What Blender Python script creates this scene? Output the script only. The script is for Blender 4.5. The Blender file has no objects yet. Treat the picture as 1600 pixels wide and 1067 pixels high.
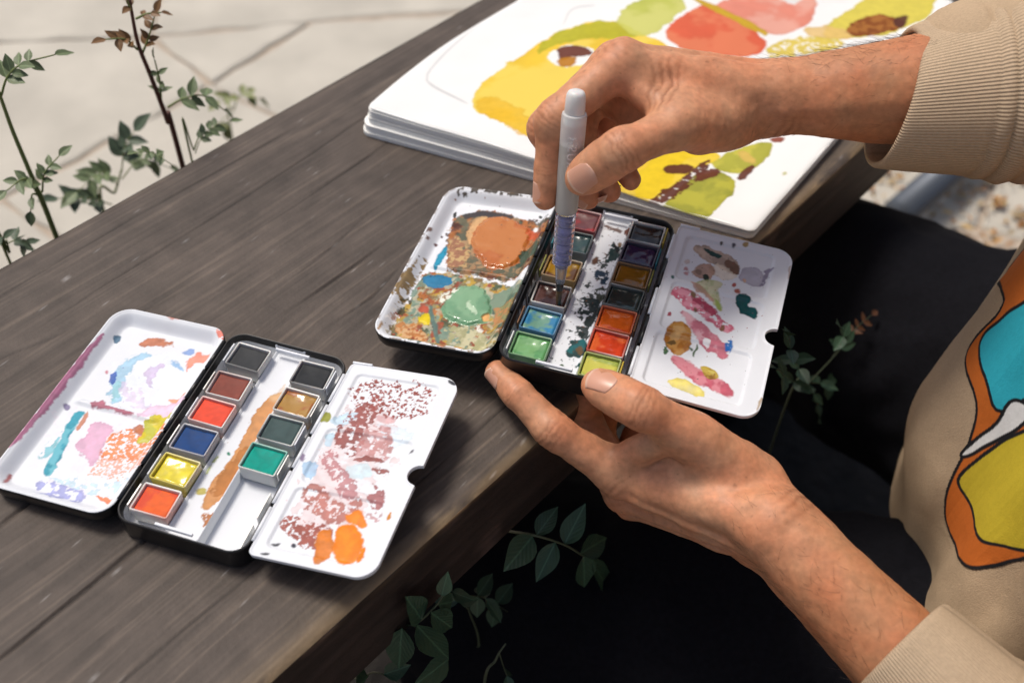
import bpy, math
import numpy as np
from mathutils import Matrix, Vector

# ------------------------------------------------------------------ camera, sky, sun, exposure
S = 0.01                      # lengths below are written in centimetres
GROUND = -46.0                # the bench top is z = 0; the pavement lies 46 cm below
sc = bpy.context.scene
def W3(p):                    # centimetres (bench frame) -> metres (ground at z = 0)
    return Vector((p[0]*S, p[1]*S, (p[2]-GROUND)*S))
PITCH, ROLL = 0.8338, 0.0393
cp, sp_ = math.cos(PITCH), math.sin(PITCH)
fw = Vector((0, cp, -sp_)); up0 = Vector((0, sp_, cp)); rt0 = Vector((1, 0, 0))
rt = rt0*math.cos(ROLL)+up0*math.sin(ROLL); up = up0*math.cos(ROLL)-rt0*math.sin(ROLL)
cam = bpy.data.cameras.new('camera'); camo = bpy.data.objects.new('camera', cam)
sc.collection.objects.link(camo)
mw = Matrix((rt, up, -fw)).transposed().to_4x4(); mw.translation = W3((0, 0, 43.7))
camo.matrix_world = mw
cam.sensor_width = 36; cam.lens = 1698/1600*36; cam.clip_start = 0.02; cam.clip_end = 200
cam.dof.use_dof = True; cam.dof.focus_distance = 0.545; cam.dof.aperture_fstop = 6.7
sc.camera = camo
SUN_DIR = Vector((-0.45, 0.34, 1.15)).normalized()        # towards the sun
world = bpy.data.worlds.new('World'); sc.world = world; world.use_nodes = True
wn = world.node_tree.nodes; wl = world.node_tree.links
sky = wn.new('ShaderNodeTexSky'); sky.sky_type = 'NISHITA'; sky.sun_disc = False
sky.sun_elevation = math.asin(SUN_DIR.z)
sky.sun_rotation = math.atan2(SUN_DIR.x, SUN_DIR.y)
sky.air_density = 1.0; sky.dust_density = 5.0; sky.ozone_density = 1.0
wn['Background'].inputs[1].default_value = 0.115
wl.new(sky.outputs[0], wn['Background'].inputs[0])
sun = bpy.data.lights.new('sun', 'SUN'); suno = bpy.data.objects.new('sun', sun)
sun.energy = 2.5; sun.angle = math.radians(16); sun.color = (1.0, 0.95, 0.87)
suno.rotation_euler = SUN_DIR.to_track_quat('Z', 'Y').to_euler(); suno.location = W3((-60, 90, 160))
sc.collection.objects.link(suno)
vs = sc.view_settings; vs.view_transform = 'Standard'; vs.look = 'None'; vs.gamma = 1.0; vs.exposure = 0.0
vs.use_curve_mapping = False
sc.cycles.max_bounces = 8; sc.cycles.transmission_bounces = 8; sc.cycles.transparent_max_bounces = 8

# ------------------------------------------------------------------ helpers
col = sc.collection
rng = np.random.default_rng(7)
def A(*a): return np.array(a, float)
def nrm(v): v = np.asarray(v, float); return v/np.linalg.norm(v)

def _hash(ix, iy, iz, seed):
    h = (ix.astype(np.int64)*374761393+iy.astype(np.int64)*668265263+iz.astype(np.int64)*2147483647+seed*144269) & 0xffffffff
    h = ((h ^ (h >> 13))*1274126177) & 0xffffffff
    h = ((h ^ (h >> 16))*2246822519) & 0xffffffff
    return ((h ^ (h >> 15)) & 0xffffff)/float(0xffffff)
def vnoise(p, seed=0):
    """value noise in [0,1]; p is (N,2) or (N,3)"""
    if p.shape[1] == 2: p = np.concatenate([p, np.zeros((len(p), 1))], 1)
    i = np.floor(p); f = p-i; f = f*f*f*(f*(f*6-15)+10); i = i.astype(np.int64)
    r = 0
    for dx in (0, 1):
        wx = f[:, 0] if dx else 1-f[:, 0]
        for dy in (0, 1):
            wy = f[:, 1] if dy else 1-f[:, 1]
            for dz in (0, 1):
                wz = f[:, 2] if dz else 1-f[:, 2]
                r = r+wx*wy*wz*_hash(i[:, 0]+dx, i[:, 1]+dy, i[:, 2]+dz, seed)
    return r
def fbm(p, o=4, seed=0, g=0.5):
    r = 0; a = 1; t = 0; q = np.asarray(p, float)
    for k in range(o):
        r = r+a*vnoise(q, seed+k*17); t += a; a *= g; q = q*2.03+11.3
    return r/t
def sstep(a, b, x):
    t = np.clip((x-a)/(b-a), 0, 1); return t*t*(3-2*t)

def tag(o, label=None, cat=None, group=None, kind=None):
    if label: o['label'] = label
    if cat: o['category'] = cat
    if group: o['group'] = group
    if kind: o['kind'] = kind
    return o
ORG = {}
def empty(name, base, label=None, cat=None, group=None):
    o = bpy.data.objects.new(name, None); col.objects.link(o); o.location = W3(base)
    o.empty_display_size = 0.02; ORG[o] = A(*base); return tag(o, label, cat, group)
def mk(name, v, f, mat, parent=None, base=None, smooth=True, attrs=None, fm=None, auto=None):
    """mesh object from world-frame centimetres; origin at `base` or at the parent's origin"""
    v = np.asarray(v, float).reshape(-1, 3)
    if parent is not None:
        org = ORG[parent]
        if base is None: base = org
    if base is None: base = A(v[:, 0].mean(), v[:, 1].mean(), v[:, 2].min())
    me = bpy.data.meshes.new(name)
    if isinstance(f, np.ndarray):
        n = f.shape[1]; nf = len(f)
        me.vertices.add(len(v)); me.vertices.foreach_set('co', ((v-base)*S).astype(np.float32).ravel())
        me.loops.add(nf*n); me.loops.foreach_set('vertex_index', f.astype(np.int32).ravel())
        me.polygons.add(nf); me.polygons.foreach_set('loop_start', np.arange(0, nf*n, n, dtype=np.int32))
        me.update(calc_edges=True)
    else:
        me.from_pydata([tuple(x) for x in (v-base)*S], [], [list(map(int, q)) for q in f])
    for m in (mat if isinstance(mat, (list, tuple)) else [mat]): me.materials.append(m)
    if fm is not None: me.polygons.foreach_set('material_index', np.asarray(fm, np.int32))
    if smooth: me.polygons.foreach_set('use_smooth', np.ones(len(me.polygons), bool))
    if attrs:
        for k, a in attrs.items():
            a = np.asarray(a, np.float32)
            if a.ndim == 2:
                at = me.attributes.new(k, 'FLOAT_COLOR', 'POINT')
                if a.shape[1] == 3: a = np.concatenate([a, np.ones((len(a), 1), np.float32)], 1)
                at.data.foreach_set('color', a.ravel())
            else:
                at = me.attributes.new(k, 'FLOAT', 'POINT'); at.data.foreach_set('value', a)
    me.update()
    if auto is not None and smooth:
        try: me.set_sharp_from_angle(angle=math.radians(auto))
        except Exception: pass
    o = bpy.data.objects.new(name, me); col.objects.link(o)
    if parent is not None:
        o.parent = parent; o.location = [float(x)*S for x in (A(*base)-ORG[parent])]
    else: o.location = W3(base)
    ORG[o] = A(*base)
    return o
def grid_faces(nu, nv, off=0, flip=False):
    i = np.arange(nu-1)[:, None]*nv+np.arange(nv-1)[None, :]; i = i.ravel()+off
    q = np.stack([i, i+nv, i+nv+1, i+1], 1)
    return q[:, ::-1].copy() if flip else q
def tube(path, rad, n=10, cap=True):
    """tube along a polyline; rad a number, or one per point"""
    P = np.asarray(path, float); m = len(P); r = np.broadcast_to(np.asarray(rad, float), (m,))
    T = np.gradient(P, axis=0); T /= np.linalg.norm(T, axis=1)[:, None]+1e-12
    u = np.cross(T[0], A(0.3, 0.2, 1)); u = nrm(u); V = []
    for k in range(m):
        u = u-T[k]*(u@T[k]); u = nrm(u); w = np.cross(T[k], u)
        a = np.arange(n)*2*math.pi/n
        V.append(P[k]+r[k]*(np.cos(a)[:, None]*u+np.sin(a)[:, None]*w))
    V = np.concatenate(V); F = []
    for k in range(m-1):
        for j in range(n):
            F.append([k*n+j, k*n+(j+1) % n, (k+1)*n+(j+1) % n, (k+1)*n+j])
    if cap: F.append(list(range(n))[::-1]); F.append([(m-1)*n+j for j in range(n)])
    return V, F
def boxv(c, e1, e2, e3, bev=0.0):
    """box from centre and three half-extent vectors, with chamfered edges when bev > 0 (cm)"""
    c = A(*c); e = [np.asarray(x, float) for x in (e1, e2, e3)]
    if bev <= 0:
        V = [c+a*e[0]+b*e[1]+d*e[2] for a in (-1, 1) for b in (-1, 1) for d in (-1, 1)]
        return np.array(V), [[0, 1, 3, 2], [4, 6, 7, 5], [0, 4, 5, 1], [2, 3, 7, 6], [0, 2, 6, 4], [1, 5, 7, 3]]
    V = []; idx = {}
    L = [np.linalg.norm(x) for x in e]
    for a in (-1, 1):
        for b in (-1, 1):
            for d in (-1, 1):
                s = (a, b, d)
                for ax in range(3):
                    p = c.copy()
                    for k in range(3): p = p+e[k]*s[k]*(1 if k == ax else 1-bev/L[k])
                    idx[(s, ax)] = len(V); V.append(p)
    F = []
    for ax in range(3):
        o1, o2 = [k for k in range(3) if k != ax]
        for sg in (-1, 1):
            q = []
            for (x, y) in ((-1, -1), (1, -1), (1, 1), (-1, 1)):
                s = [0, 0, 0]; s[ax] = sg; s[o1] = x; s[o2] = y; q.append(idx[(tuple(s), ax)])
            F.append(q)
            for so in (-1, 1):      # edges between axis ax and o1
                pass
    for ax in range(3):
        for bx in range(ax+1, 3):
            cx = 3-ax-bx
            for sa in (-1, 1):
                for sb in (-1, 1):
                    q = []
                    for (sc_, who) in ((-1, ax), (1, ax), (1, bx), (-1, bx)):
                        s = [0, 0, 0]; s[ax] = sa; s[bx] = sb; s[cx] = sc_; q.append(idx[(tuple(s), who)])
                    F.append(q)
    for a in (-1, 1):
        for b in (-1, 1):
            for d in (-1, 1): F.append([idx[((a, b, d), k)] for k in range(3)])
    return np.array(V), F
def fixn(o):
    import bmesh
    bm = bmesh.new(); bm.from_mesh(o.data); bmesh.ops.recalc_face_normals(bm, faces=bm.faces); bm.to_mesh(o.data); bm.free()
    return o
def join(parts):
    V = []; F = []; n = 0; M = []
    for k, (v, f) in enumerate(parts):
        V.append(np.asarray(v, float)); F += [[i+n for i in q] for q in f]; M += [k]*len(f); n += len(v)
    return np.concatenate(V), F, M

# ---- materials
def mat(name, base=(.5, .5, .5), rough=.5, metal=0.0, spec=.5, coat=0.0, attr=None, noise=None, bump=None, trans=0.0, ior=1.45, sss=0.0, rattr=None, wetcoat=0):
    """Principled material. attr: colour attribute; noise: (scale, amount, (sx,sy,sz)) value variation;
    bump: list of (scale, strength, distance_cm, stretch)"""
    m = bpy.data.materials.new(name); m.use_nodes = True
    N = m.node_tree.nodes; L = m.node_tree.links; b = N['Principled BSDF']
    b.inputs['Base Color'].default_value = (*base, 1); b.inputs['Roughness'].default_value = rough
    b.inputs['Metallic'].default_value = metal; b.inputs['Specular IOR Level'].default_value = spec
    b.inputs['Coat Weight'].default_value = coat; b.inputs['IOR'].default_value = ior
    b.inputs['Transmission Weight'].default_value = trans
    if sss:
        b.inputs['Subsurface Weight'].default_value = sss; b.inputs['Subsurface Radius'].default_value = (1.0, .35, .18)
        b.inputs['Subsurface Scale'].default_value = .0018
    tc = N.new('ShaderNodeTexCoord')
    src = None
    if attr:
        a = N.new('ShaderNodeAttribute'); a.attribute_name = attr; src = a.outputs['Color']
    if rattr:
        a = N.new('ShaderNodeAttribute'); a.attribute_name = rattr; L.new(a.outputs['Fac'], b.inputs['Roughness'])
        if wetcoat:       # wet paint: a clear film where the surface is smooth
            mr = N.new('ShaderNodeMapRange'); mr.inputs[1].default_value = .18; mr.inputs[2].default_value = .26; mr.inputs[3].default_value = wetcoat; mr.inputs[4].default_value = 0; L.new(a.outputs['Fac'], mr.inputs[0]); L.new(mr.outputs[0], b.inputs['Coat Weight']); b.inputs['Coat Roughness'].default_value = .08
    if noise:
        sc_, amt, st = noise
        mp = N.new('ShaderNodeMapping'); mp.inputs['Scale'].default_value = st; L.new(tc.outputs['Object'], mp.inputs[0])
        nz = N.new('ShaderNodeTexNoise'); nz.inputs['Scale'].default_value = sc_; nz.inputs['Detail'].default_value = 6
        L.new(mp.outputs[0], nz.inputs[0])
        mr = N.new('ShaderNodeMapRange'); mr.inputs[1].default_value = .25; mr.inputs[2].default_value = .75
        mr.inputs[3].default_value = 1-amt; mr.inputs[4].default_value = 1+amt; L.new(nz.outputs[0], mr.inputs[0])
        mx = N.new('ShaderNodeMix'); mx.data_type = 'RGBA'; mx.blend_type = 'MULTIPLY'; mx.inputs[0].default_value = 1
        if src is not None: L.new(src, mx.inputs[6])
        else: mx.inputs[6].default_value = (*base, 1)
        L.new(mr.outputs[0], mx.inputs[7]); src = mx.outputs[2]
    if src is not None: L.new(src, b.inputs['Base Color'])
    prev = None
    for (sc_, st_, dist, stretch) in (bump or []):
        mp = N.new('ShaderNodeMapping'); mp.inputs['Scale'].default_value = stretch; L.new(tc.outputs['Object'], mp.inputs[0])
        nz = N.new('ShaderNodeTexNoise'); nz.inputs['Scale'].default_value = sc_; nz.inputs['Detail'].default_value = 4
        L.new(mp.outputs[0], nz.inputs[0])
        bp = N.new('ShaderNodeBump'); bp.inputs['Strength'].default_value = st_; bp.inputs['Distance'].default_value = dist*S
        L.new(nz.outputs[0], bp.inputs['Height'])
        if prev is not None: L.new(prev, bp.inputs['Normal'])
        prev = bp.outputs[0]
    if prev is not None: L.new(prev, b.inputs['Normal'])
    return m

# ---- painted sheets: shapes brushed onto a colour attribute, in the sheet's own centimetres
def polysd(p, poly):
    q = np.asarray(poly, float); n = len(q); d = np.full(len(p), 1e9); s = np.ones(len(p))
    j = n-1
    for i in range(n):
        e = q[j]-q[i]; w = p-q[i]
        t = np.clip((w@e)/(e@e+1e-12), 0, 1); b = w-t[:, None]*e; d = np.minimum(d, (b**2).sum(1))
        c1 = p[:, 1] >= q[i, 1]; c2 = p[:, 1] < q[j, 1]; c3 = e[0]*w[:, 1] > e[1]*w[:, 0]
        fl = (c1 & c2 & c3) | (~c1 & ~c2 & ~c3); s = np.where(fl, -s, s); j = i
    return s*np.sqrt(d)
def chaikin(q, it=2):
    for _ in range(it):
        r = np.roll(q, -1, 0); q = np.stack([q*.75+r*.25, q*.25+r*.75], 1).reshape(-1, 2)
    return q
def fb(p, o, seed): return np.clip((fbm(p, o, seed)-.5)*1.9+.5, 0, 1)
def paint(uv, rgb, thick, rough, layers, seed=0):
    for k, (poly, c, o) in enumerate(layers):
        q = chaikin(np.asarray(poly, float), 1 if len(poly) < 5 else 2); m = o.get('warp', .18)*2+.35
        sel = np.where((uv[:, 0] > q[:, 0].min()-m) & (uv[:, 0] < q[:, 0].max()+m) & (uv[:, 1] > q[:, 1].min()-m) & (uv[:, 1] < q[:, 1].max()+m))[0]
        if len(sel) == 0: continue
        p = uv[sel]; sd = seed*101+k*7
        wf = o.get('wf', 2.2); wa = o.get('warp', .18)
        wp = np.stack([fb(p*wf, 4, sd+1), fb(p*wf+37, 4, sd+2)], 1)-.5; w2 = np.stack([fb(p*9, 2, sd+21), fb(p*9+37, 2, sd+22)], 1)-.5
        d = polysd(p+wp*wa*3.4+w2*wa*.7, q); so = o.get('soft', .03+.05*((k*37) % 11)/11)
        a = sstep(so, -so, d)
        ed = o.get('edge', .35)
        eg = np.exp(-np.abs(d)/o.get('ew', .1)); a = a*(1-.3*ed*(1-eg))*o.get('a', 1)
        if ed > .9: a = a*eg
        if o.get('hole', 0):
            h = fb(p*o.get('hf', 5.)*.75, 4, sd+5); hs_ = o.get('hs', .08); a = a*sstep(o['hole']-hs_, o['hole']+hs_, h)
        if o.get('flow', 0): a = a*np.clip(1-o['flow']+o['flow']*2*fbm(p*1.3, 3, sd+9), 0, 1)
        a = 1-(1-np.clip(a, 0, 1))**(1+.9*o.get('a', 1))
        cc = np.asarray(c, float)[None, :]
        if o.get('var', .25):
            n1 = fb(p*o.get('vf', 3.), 4, sd+3)-.5; cc = cc*(1+1.2*o.get('var', .25)*n1)[:, None]
            if 'c2' in o:
                t = sstep(.30, .72, fb(p*o.get('vf', 3.)*.8, 4, sd+4))[:, None]; cc = cc*(1-t)+np.asarray(o['c2'], float)[None, :]*t
        cc = cc*(1-.4*ed*eg)[:, None]
        rgb[sel] = rgb[sel]*(1-a)[:, None]+np.clip(cc, 0, 1)*a[:, None]
        thick[sel] = thick[sel]*(1-a*min(1, o.get('t', .004)/.012))+a*o.get('t', .004)*(.75+.5*fbm(p*1.4, 2, sd+6))*sstep(-.02, .25, -d)
        rough[sel] = rough[sel]*(1-a)+a*o.get('r', .5)
def dots(uv, rgb, n, box, cols, r0, r1, seed):
    g = np.random.default_rng(seed)
    for k in range(n):
        c = A(g.uniform(box[0], box[2]), g.uniform(box[1], box[3])); r = g.uniform(r0, r1)*g.uniform(.4, 1)
        dd = (uv-c); an = g.uniform(0, 3.14); st = g.uniform(.6, 1.0)
        x = dd[:, 0]*math.cos(an)+dd[:, 1]*math.sin(an); y = (-dd[:, 0]*math.sin(an)+dd[:, 1]*math.cos(an))/st
        sel = np.where((x*x+y*y) < r*r)[0]; rgb[sel] = rgb[sel]*.15+np.asarray(cols[g.integers(len(cols))])*.85

# ------------------------------------------------------------------ implicit surfaces -> one continuous mesh
def cone(p, a, b, ra, rb):
    a = np.asarray(a, float); b = np.asarray(b, float); e = b-a
    t = np.clip(((p-a)@e)/(e@e+1e-9), 0, 1)
    return np.sqrt((((p-a)-t[:, None]*e)**2).sum(1))-(ra+(rb-ra)*t)
def econe(p, a, b, ra, rb, ax, sq):
    """tapered capsule flattened by factor sq along axis ax"""
    a = np.asarray(a, float); b = np.asarray(b, float); ax = nrm(ax); e = b-a
    t = np.clip(((p-a)@e)/(e@e+1e-9), 0, 1); w = (p-a)-t[:, None]*e
    w = w+((w@ax)*(1/sq-1))[:, None]*ax
    return (np.sqrt((w**2).sum(1))-(ra+(rb-ra)*t))*min(1, sq*1.15)
def smin(a, b, k):
    h = np.clip(.5+.5*(b-a)/k, 0, 1); return b*(1-h)+a*h-k*h*(1-h)
def surface_nets(fn, lo, hi, h):
    lo = np.asarray(lo, float); B = 8
    n = (np.ceil((np.asarray(hi, float)-lo)/(h*B))).astype(int)*B
    nb = n//B
    g = np.stack(np.meshgrid(*[np.arange(k) for k in nb], indexing='ij'), -1).reshape(-1, 3)
    cen = lo+(g*B+(B-1)/2)*h
    d = fn(cen); act = np.abs(d) < h*B*1.25
    D = np.empty(tuple(n), np.float32)
    D.reshape(nb[0], B, nb[1], B, nb[2], B)[:] = d.reshape(nb)[:, None, :, None, :, None]
    off = np.stack(np.meshgrid(*[np.arange(B)]*3, indexing='ij'), -1).reshape(-1, 3)
    ga = g[act]
    V6 = D.reshape(nb[0], B, nb[1], B, nb[2], B)
    for k in range(0, len(ga), 400):
        q = ga[k:k+400]
        pts = lo+((q[:, None, :]*B+off[None])*h).reshape(-1, 3)
        val = fn(pts).reshape(-1, B, B, B)
        V6[q[:, 0], :, q[:, 1], :, q[:, 2], :] = val
    s = D < 0
    c = np.zeros(tuple(n-1), np.int8)
    for dx in (0, 1):
        for dy in (0, 1):
            for dz in (0, 1): c += s[dx:n[0]-1+dx, dy:n[1]-1+dy, dz:n[2]-1+dz]
    cells = np.argwhere((c > 0) & (c < 8))
    vid = np.full(tuple(n-1), -1, np.int32); vid[tuple(cells.T)] = np.arange(len(cells))
    acc = np.zeros((len(cells), 3)); cnt = np.zeros(len(cells))
    corners = [(x, y, z) for x in (0, 1) for y in (0, 1) for z in (0, 1)]
    for i, a in enumerate(corners):
        for b in corners[i+1:]:
            if sum(abs(a[k]-b[k]) for k in range(3)) != 1: continue
            ia = tuple((cells+a).T); ib = tuple((cells+b).T); da = D[ia].astype(float); db = D[ib].astype(float)
            cr = (da < 0) != (db < 0); t = np.where(cr, da/(da-db+1e-20), 0)
            p = np.asarray(a)+t[:, None]*(np.asarray(b)-np.asarray(a)); acc[cr] += p[cr]; cnt[cr] += 1
    V = lo+(cells+acc/cnt[:, None])*h
    F = []
    for ax in range(3):
        u, w = [(1, 2), (2, 0), (0, 1)][ax]
        sl0 = [slice(None)]*3; sl1 = [slice(None)]*3; sl0[ax] = slice(0, n[ax]-1); sl1[ax] = slice(1, n[ax])
        e = np.argwhere(s[tuple(sl0)] != s[tuple(sl1)])
        e = e[(e[:, u] > 0) & (e[:, w] > 0) & (e[:, u] < n[u]-1) & (e[:, w] < n[w]-1)]
        inside = s[tuple(e.T)]
        def vi(du, dw):
            q = e.copy(); q[:, u] -= du; q[:, w] -= dw; return vid[tuple(q.T)]
        q = np.stack([vi(1, 1), vi(0, 1), vi(0, 0), vi(1, 0)], 1)
        F.append(np.where(inside[:, None], q, q[:, ::-1]))
    return V, np.concatenate(F)
def grad(fn, p, h=.03):
    g = np.stack([fn(p+A(h, 0, 0))-fn(p-A(h, 0, 0)), fn(p+A(0, h, 0))-fn(p-A(0, h, 0)), fn(p+A(0, 0, h))-fn(p-A(0, 0, h))], 1)
    return g/(np.linalg.norm(g, axis=1)[:, None]+1e-9)
def snap(fn, p, it=6):
    for _ in range(it): p = p-fn(p)[:, None]*grad(fn, p)*.9
    return p

# ------------------------------------------------------------------ the two hands
FR = dict(index=(.98, .82, .85, .73, .71, .58), middle=(1.0, .83, .87, .74, .73, .59),
          ring=(.96, .78, .86, .70, .68, .55), little=(.84, .68, .74, .60, .60, .48))
def make_hand(J):
    """J: joints in cm. returns the distance function of hand, wrist and forearm"""
    Wp = J['wrist']; E = J['elbow']; c = J['across']; dn = J['dorsal']
    names = ['index', 'middle', 'ring', 'little']
    mcp = [J[k][0] for k in names]
    car = [Wp+c*x+nrm(mcp[0]-Wp)*.8 for x in (-1.7, -.6, .5, 1.5)]
    T = J['thumb']; fa = nrm(E-Wp)
    bb = {}
    for k in names+['thumb']:
        q = np.array(J[k]); bb[k] = (q.min(0)-2.6, q.max(0)+2.6)
    def finger(p, k, sk=1.0):
        q = J[k]; r = [x*J.get('scale', 1) for x in FR[k]]; kk = .22
        d = cone(p, q[0], q[1], r[0], r[1])
        d = smin(d, cone(p, q[1]-nrm(q[1]-q[0])*.35, q[1]+nrm(q[2]-q[1])*.3, r[2], r[2]), .3)
        d = smin(d, cone(p, q[1], q[2], r[1], r[3]), .2)
        d = smin(d, cone(p, q[2], q[2]+(q[3]-q[2])*.3, r[4], r[4]), .2)
        d = smin(d, cone(p, q[2], q[3], r[4], r[5]), .15)
        # pad of the fingertip, on the palm side
        ax = nrm(q[3]-q[2]); pd = nrm(np.cross(np.cross(ax, q[1]-q[2]), ax)) if np.linalg.norm(np.cross(ax, nrm(q[1]-q[2]))) > .15 else -dn
        d = smin(d, cone(p, q[2]+(q[3]-q[2])*.5+pd*.12, q[3]+pd*.06, r[5]*.98, r[5]*.9), .15)
        return d
    def fn(p):
        # palm
        d = None
        for k in range(4):
            x = cone(p, car[k], mcp[k]-dn*.15, 1.22, .98 if k < 3 else .9)
            d = x if d is None else smin(d, x, J.get('pk', .75))
        # heel pads
        d = smin(d, cone(p, Wp+c*1.4-dn*.6+nrm(mcp[3]-Wp)*1.5, mcp[3]-dn*.9, 1.2, .75), .8)
        # thenar and web
        d = smin(d, cone(p, T[0], T[1], 1.45, 1.08), .9)
        for (ta, tb, ra, rb) in J['web']:
            d = smin(d, cone(p, ta, tb, ra, rb), .8)
        # forearm: two bones plus the muscle belly
        f0 = cone(p, Wp-c*1.2, E-c*1.5+dn*.2, 1.82, J['er'][0]); f1 = cone(p, Wp+c*1.2, E+c*1.4, 1.55, J['er'][1])
        fo = smin(f0, f1, 1.2)
        d = smin(d, fo, 1.0)
        for (ta, tb, ra, rb, kk) in J.get('extra', []):
            d = smin(d, cone(p, ta, tb, ra, rb), kk)
        # knuckles and tendons
        for k in range(4):
            d = smin(d, cone(p, mcp[k]+dn*.18, mcp[k]+dn*.18+nrm(J[names[k]][1]-mcp[k])*.4, .92, .8), .35)
            t0 = Wp+(car[k]-Wp)*.5+dn*1.35; t1 = mcp[k]+dn*.88
            d = smin(d, cone(p, t0, t1, .22, .2), .35)
        # fingers: blended with the palm, not with each other
        out = d
        fs = []
        for k in names:
            m = np.all((p > bb[k][0]) & (p < bb[k][1]), 1); x = np.full(len(p), 9.)
            if m.any(): x[m] = finger(p[m], k)
            fs.append(x)
        res = d
        for x in fs: res = np.minimum(res, smin(d, x, .55))
        m = np.all((p > bb['thumb'][0]) & (p < bb['thumb'][1]), 1)
        if m.any():
            q = p[m]; s = J.get('scale', 1)
            x = cone(q, T[1], T[2], 1.02*s, .86*s)
            x = smin(x, cone(q, T[2]-nrm(T[2]-T[1])*.3, T[2]+nrm(T[3]-T[2])*.25, .98*s, .96*s), .3)
            x = smin(x, econe(q, T[2], T[3], .95*s, .74*s, J['thumbnail'], .86), .25)
            x = smin(x, econe(q, T[2]+(T[3]-T[2])*.45, T[2]+(T[3]-T[2])*.8, .98*s, .9*s, J['thumbnail'], .84), .3)
            res[m] = np.minimum(res[m], smin(d[m], x, .55))
        return res
    return fn
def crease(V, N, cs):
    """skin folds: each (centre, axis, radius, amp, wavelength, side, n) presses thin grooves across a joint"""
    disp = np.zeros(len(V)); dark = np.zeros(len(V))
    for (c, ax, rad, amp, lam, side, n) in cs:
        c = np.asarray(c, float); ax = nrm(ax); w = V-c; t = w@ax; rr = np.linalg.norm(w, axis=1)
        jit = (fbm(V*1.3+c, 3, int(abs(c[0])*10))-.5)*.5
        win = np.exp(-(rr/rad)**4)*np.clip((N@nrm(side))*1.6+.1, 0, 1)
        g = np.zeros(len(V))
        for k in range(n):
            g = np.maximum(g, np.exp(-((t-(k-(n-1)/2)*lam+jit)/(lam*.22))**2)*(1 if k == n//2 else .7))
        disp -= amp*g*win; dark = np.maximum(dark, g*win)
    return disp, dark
def ray_line(a, b, t): return np.asarray(a)+(np.asarray(b)-np.asarray(a))*t
R_I, R_W = A(4.74, 44.88, 14.28), A(13.0, 46.74, 11.54)
R = dict(wrist=R_W, elbow=A(36, 45.5, 14.8), across=nrm(A(-.2, .83, -.53)), er=(5.0, 4.8), scale=1.06,
         index=[R_I, A(1.56, 42.65, 12.55), A(1.54, 41.95, 10.32), A(1.39, 41.26, 8.88)],
         middle=[A(4.55, 46.7, 13.0), A(1.25, 43.9, 11.1), A(2.15, 43.3, 8.8), A(3.55, 43.0, 7.5)],
         ring=[A(4.85, 48.2, 11.9), A(2.85, 45.55, 10.15), A(3.85, 44.3, 8.35), A(4.7, 43.5, 7.55)],
         little=[A(6.0, 49.4, 10.6), A(4.5, 46.9, 9.7), A(4.95, 45.2, 8.45), A(5.8, 44.1, 7.85)],
         thumb=[A(10.4, 44.7, 11.6), A(7.4, 42.0, 12.95), A(4.63, 40.02, 12.85), A(2.95, 40.2, 11.0)])
R['dorsal'] = nrm(np.cross(R['across'], R_I-R_W)); R['dorsal'] *= np.sign(R['dorsal'][2])
R['thumbnail'] = nrm(A(-.1, -.75, .55))
R['web'] = [(ray_line(R['thumb'][0], R['thumb'][1], .7), ray_line(R_W, R_I, .72), .95, .8),
            (ray_line(R['thumb'][0], R['thumb'][1], .2), ray_line(R_W, R_I, .45), 1.2, 1.0),
            (ray_line(R['thumb'][0], R['thumb'][1], .65)+A(.2, .1, -.45), R_W+A(-1.0, -.9, -.3), 1.1, 1.3),
            (ray_line(R['thumb'][1], R['thumb'][2], .05)+A(0, .3, 0), ray_line(R_I, R['index'][1], .05)+A(.2, -.1, -.3), .75, .7),
            (R['thumb'][1]+A(.2, 1.2, .1), R['middle'][0]+A(.2, -.6, -.9), .9, .9),
            (R['thumb'][1]+A(.8, 2.0, -.6), R['ring'][0]+A(0, -.7, -.9), 1.0, .9),
            (A(4.98, 45.9, 11.35), A(6.4, 43.8, 11.2), .95, .85)]
L_I, L_W = A(5.74, 31.95, -1.16), A(13.07, 28.42, -.73)
Lh = dict(wrist=L_W, elbow=A(29.3, 11.4, -5.6), across=nrm(A(.14, .36, -.92)), er=(3.3, 3.2), scale=1.06, pk=.55,
          index=[L_I, A(2.2, 32.9, 1.05), A(.45, 34.5, 1.75), A(-.69, 35.85, 1.85)],
          middle=[A(6.15, 32.5, -3.2), A(3.9, 36.3, -1.9), A(4.3, 36.3, .4), A(5.6, 36.2, 1.0)],
          ring=[A(6.8, 33.2, -4.95), A(4.9, 36.6, -4.0), A(5.6, 37.6, -1.6), A(7.0, 37.5, -.4)],
          little=[A(7.7, 34.2, -5.8), A(6.2, 35.8, -6.0), A(7.0, 36.9, -4.2), A(8.2, 37.1, -3.2)],
          thumb=[A(12.0, 30.9, .1), A(8.92, 31.64, 2.55), A(6.05, 31.95, 4.35), A(4.15, 33.3, 4.15)])
Lh['dorsal'] = nrm(np.cross(Lh['across'], L_I-L_W)); Lh['dorsal'] *= np.sign(-Lh['dorsal'][1])
Lh['thumbnail'] = nrm(A(-.15, -.3, .9))
Lh['web'] = [(ray_line(Lh['thumb'][0], Lh['thumb'][1], .75), ray_line(L_W, L_I, .78), .95, .85),
             (ray_line(Lh['thumb'][0], Lh['thumb'][1], .35), ray_line(L_W, L_I, .5), 1.25, 1.1),
             (ray_line(Lh['thumb'][1], Lh['thumb'][2], .28), ray_line(L_I, Lh['index'][1], .2), .74, .74),
             (Lh['thumb'][0], L_W+A(1.0, -.6, .6), 1.35, 1.3)]
fR = make_hand(R); fL = make_hand(Lh)
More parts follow.
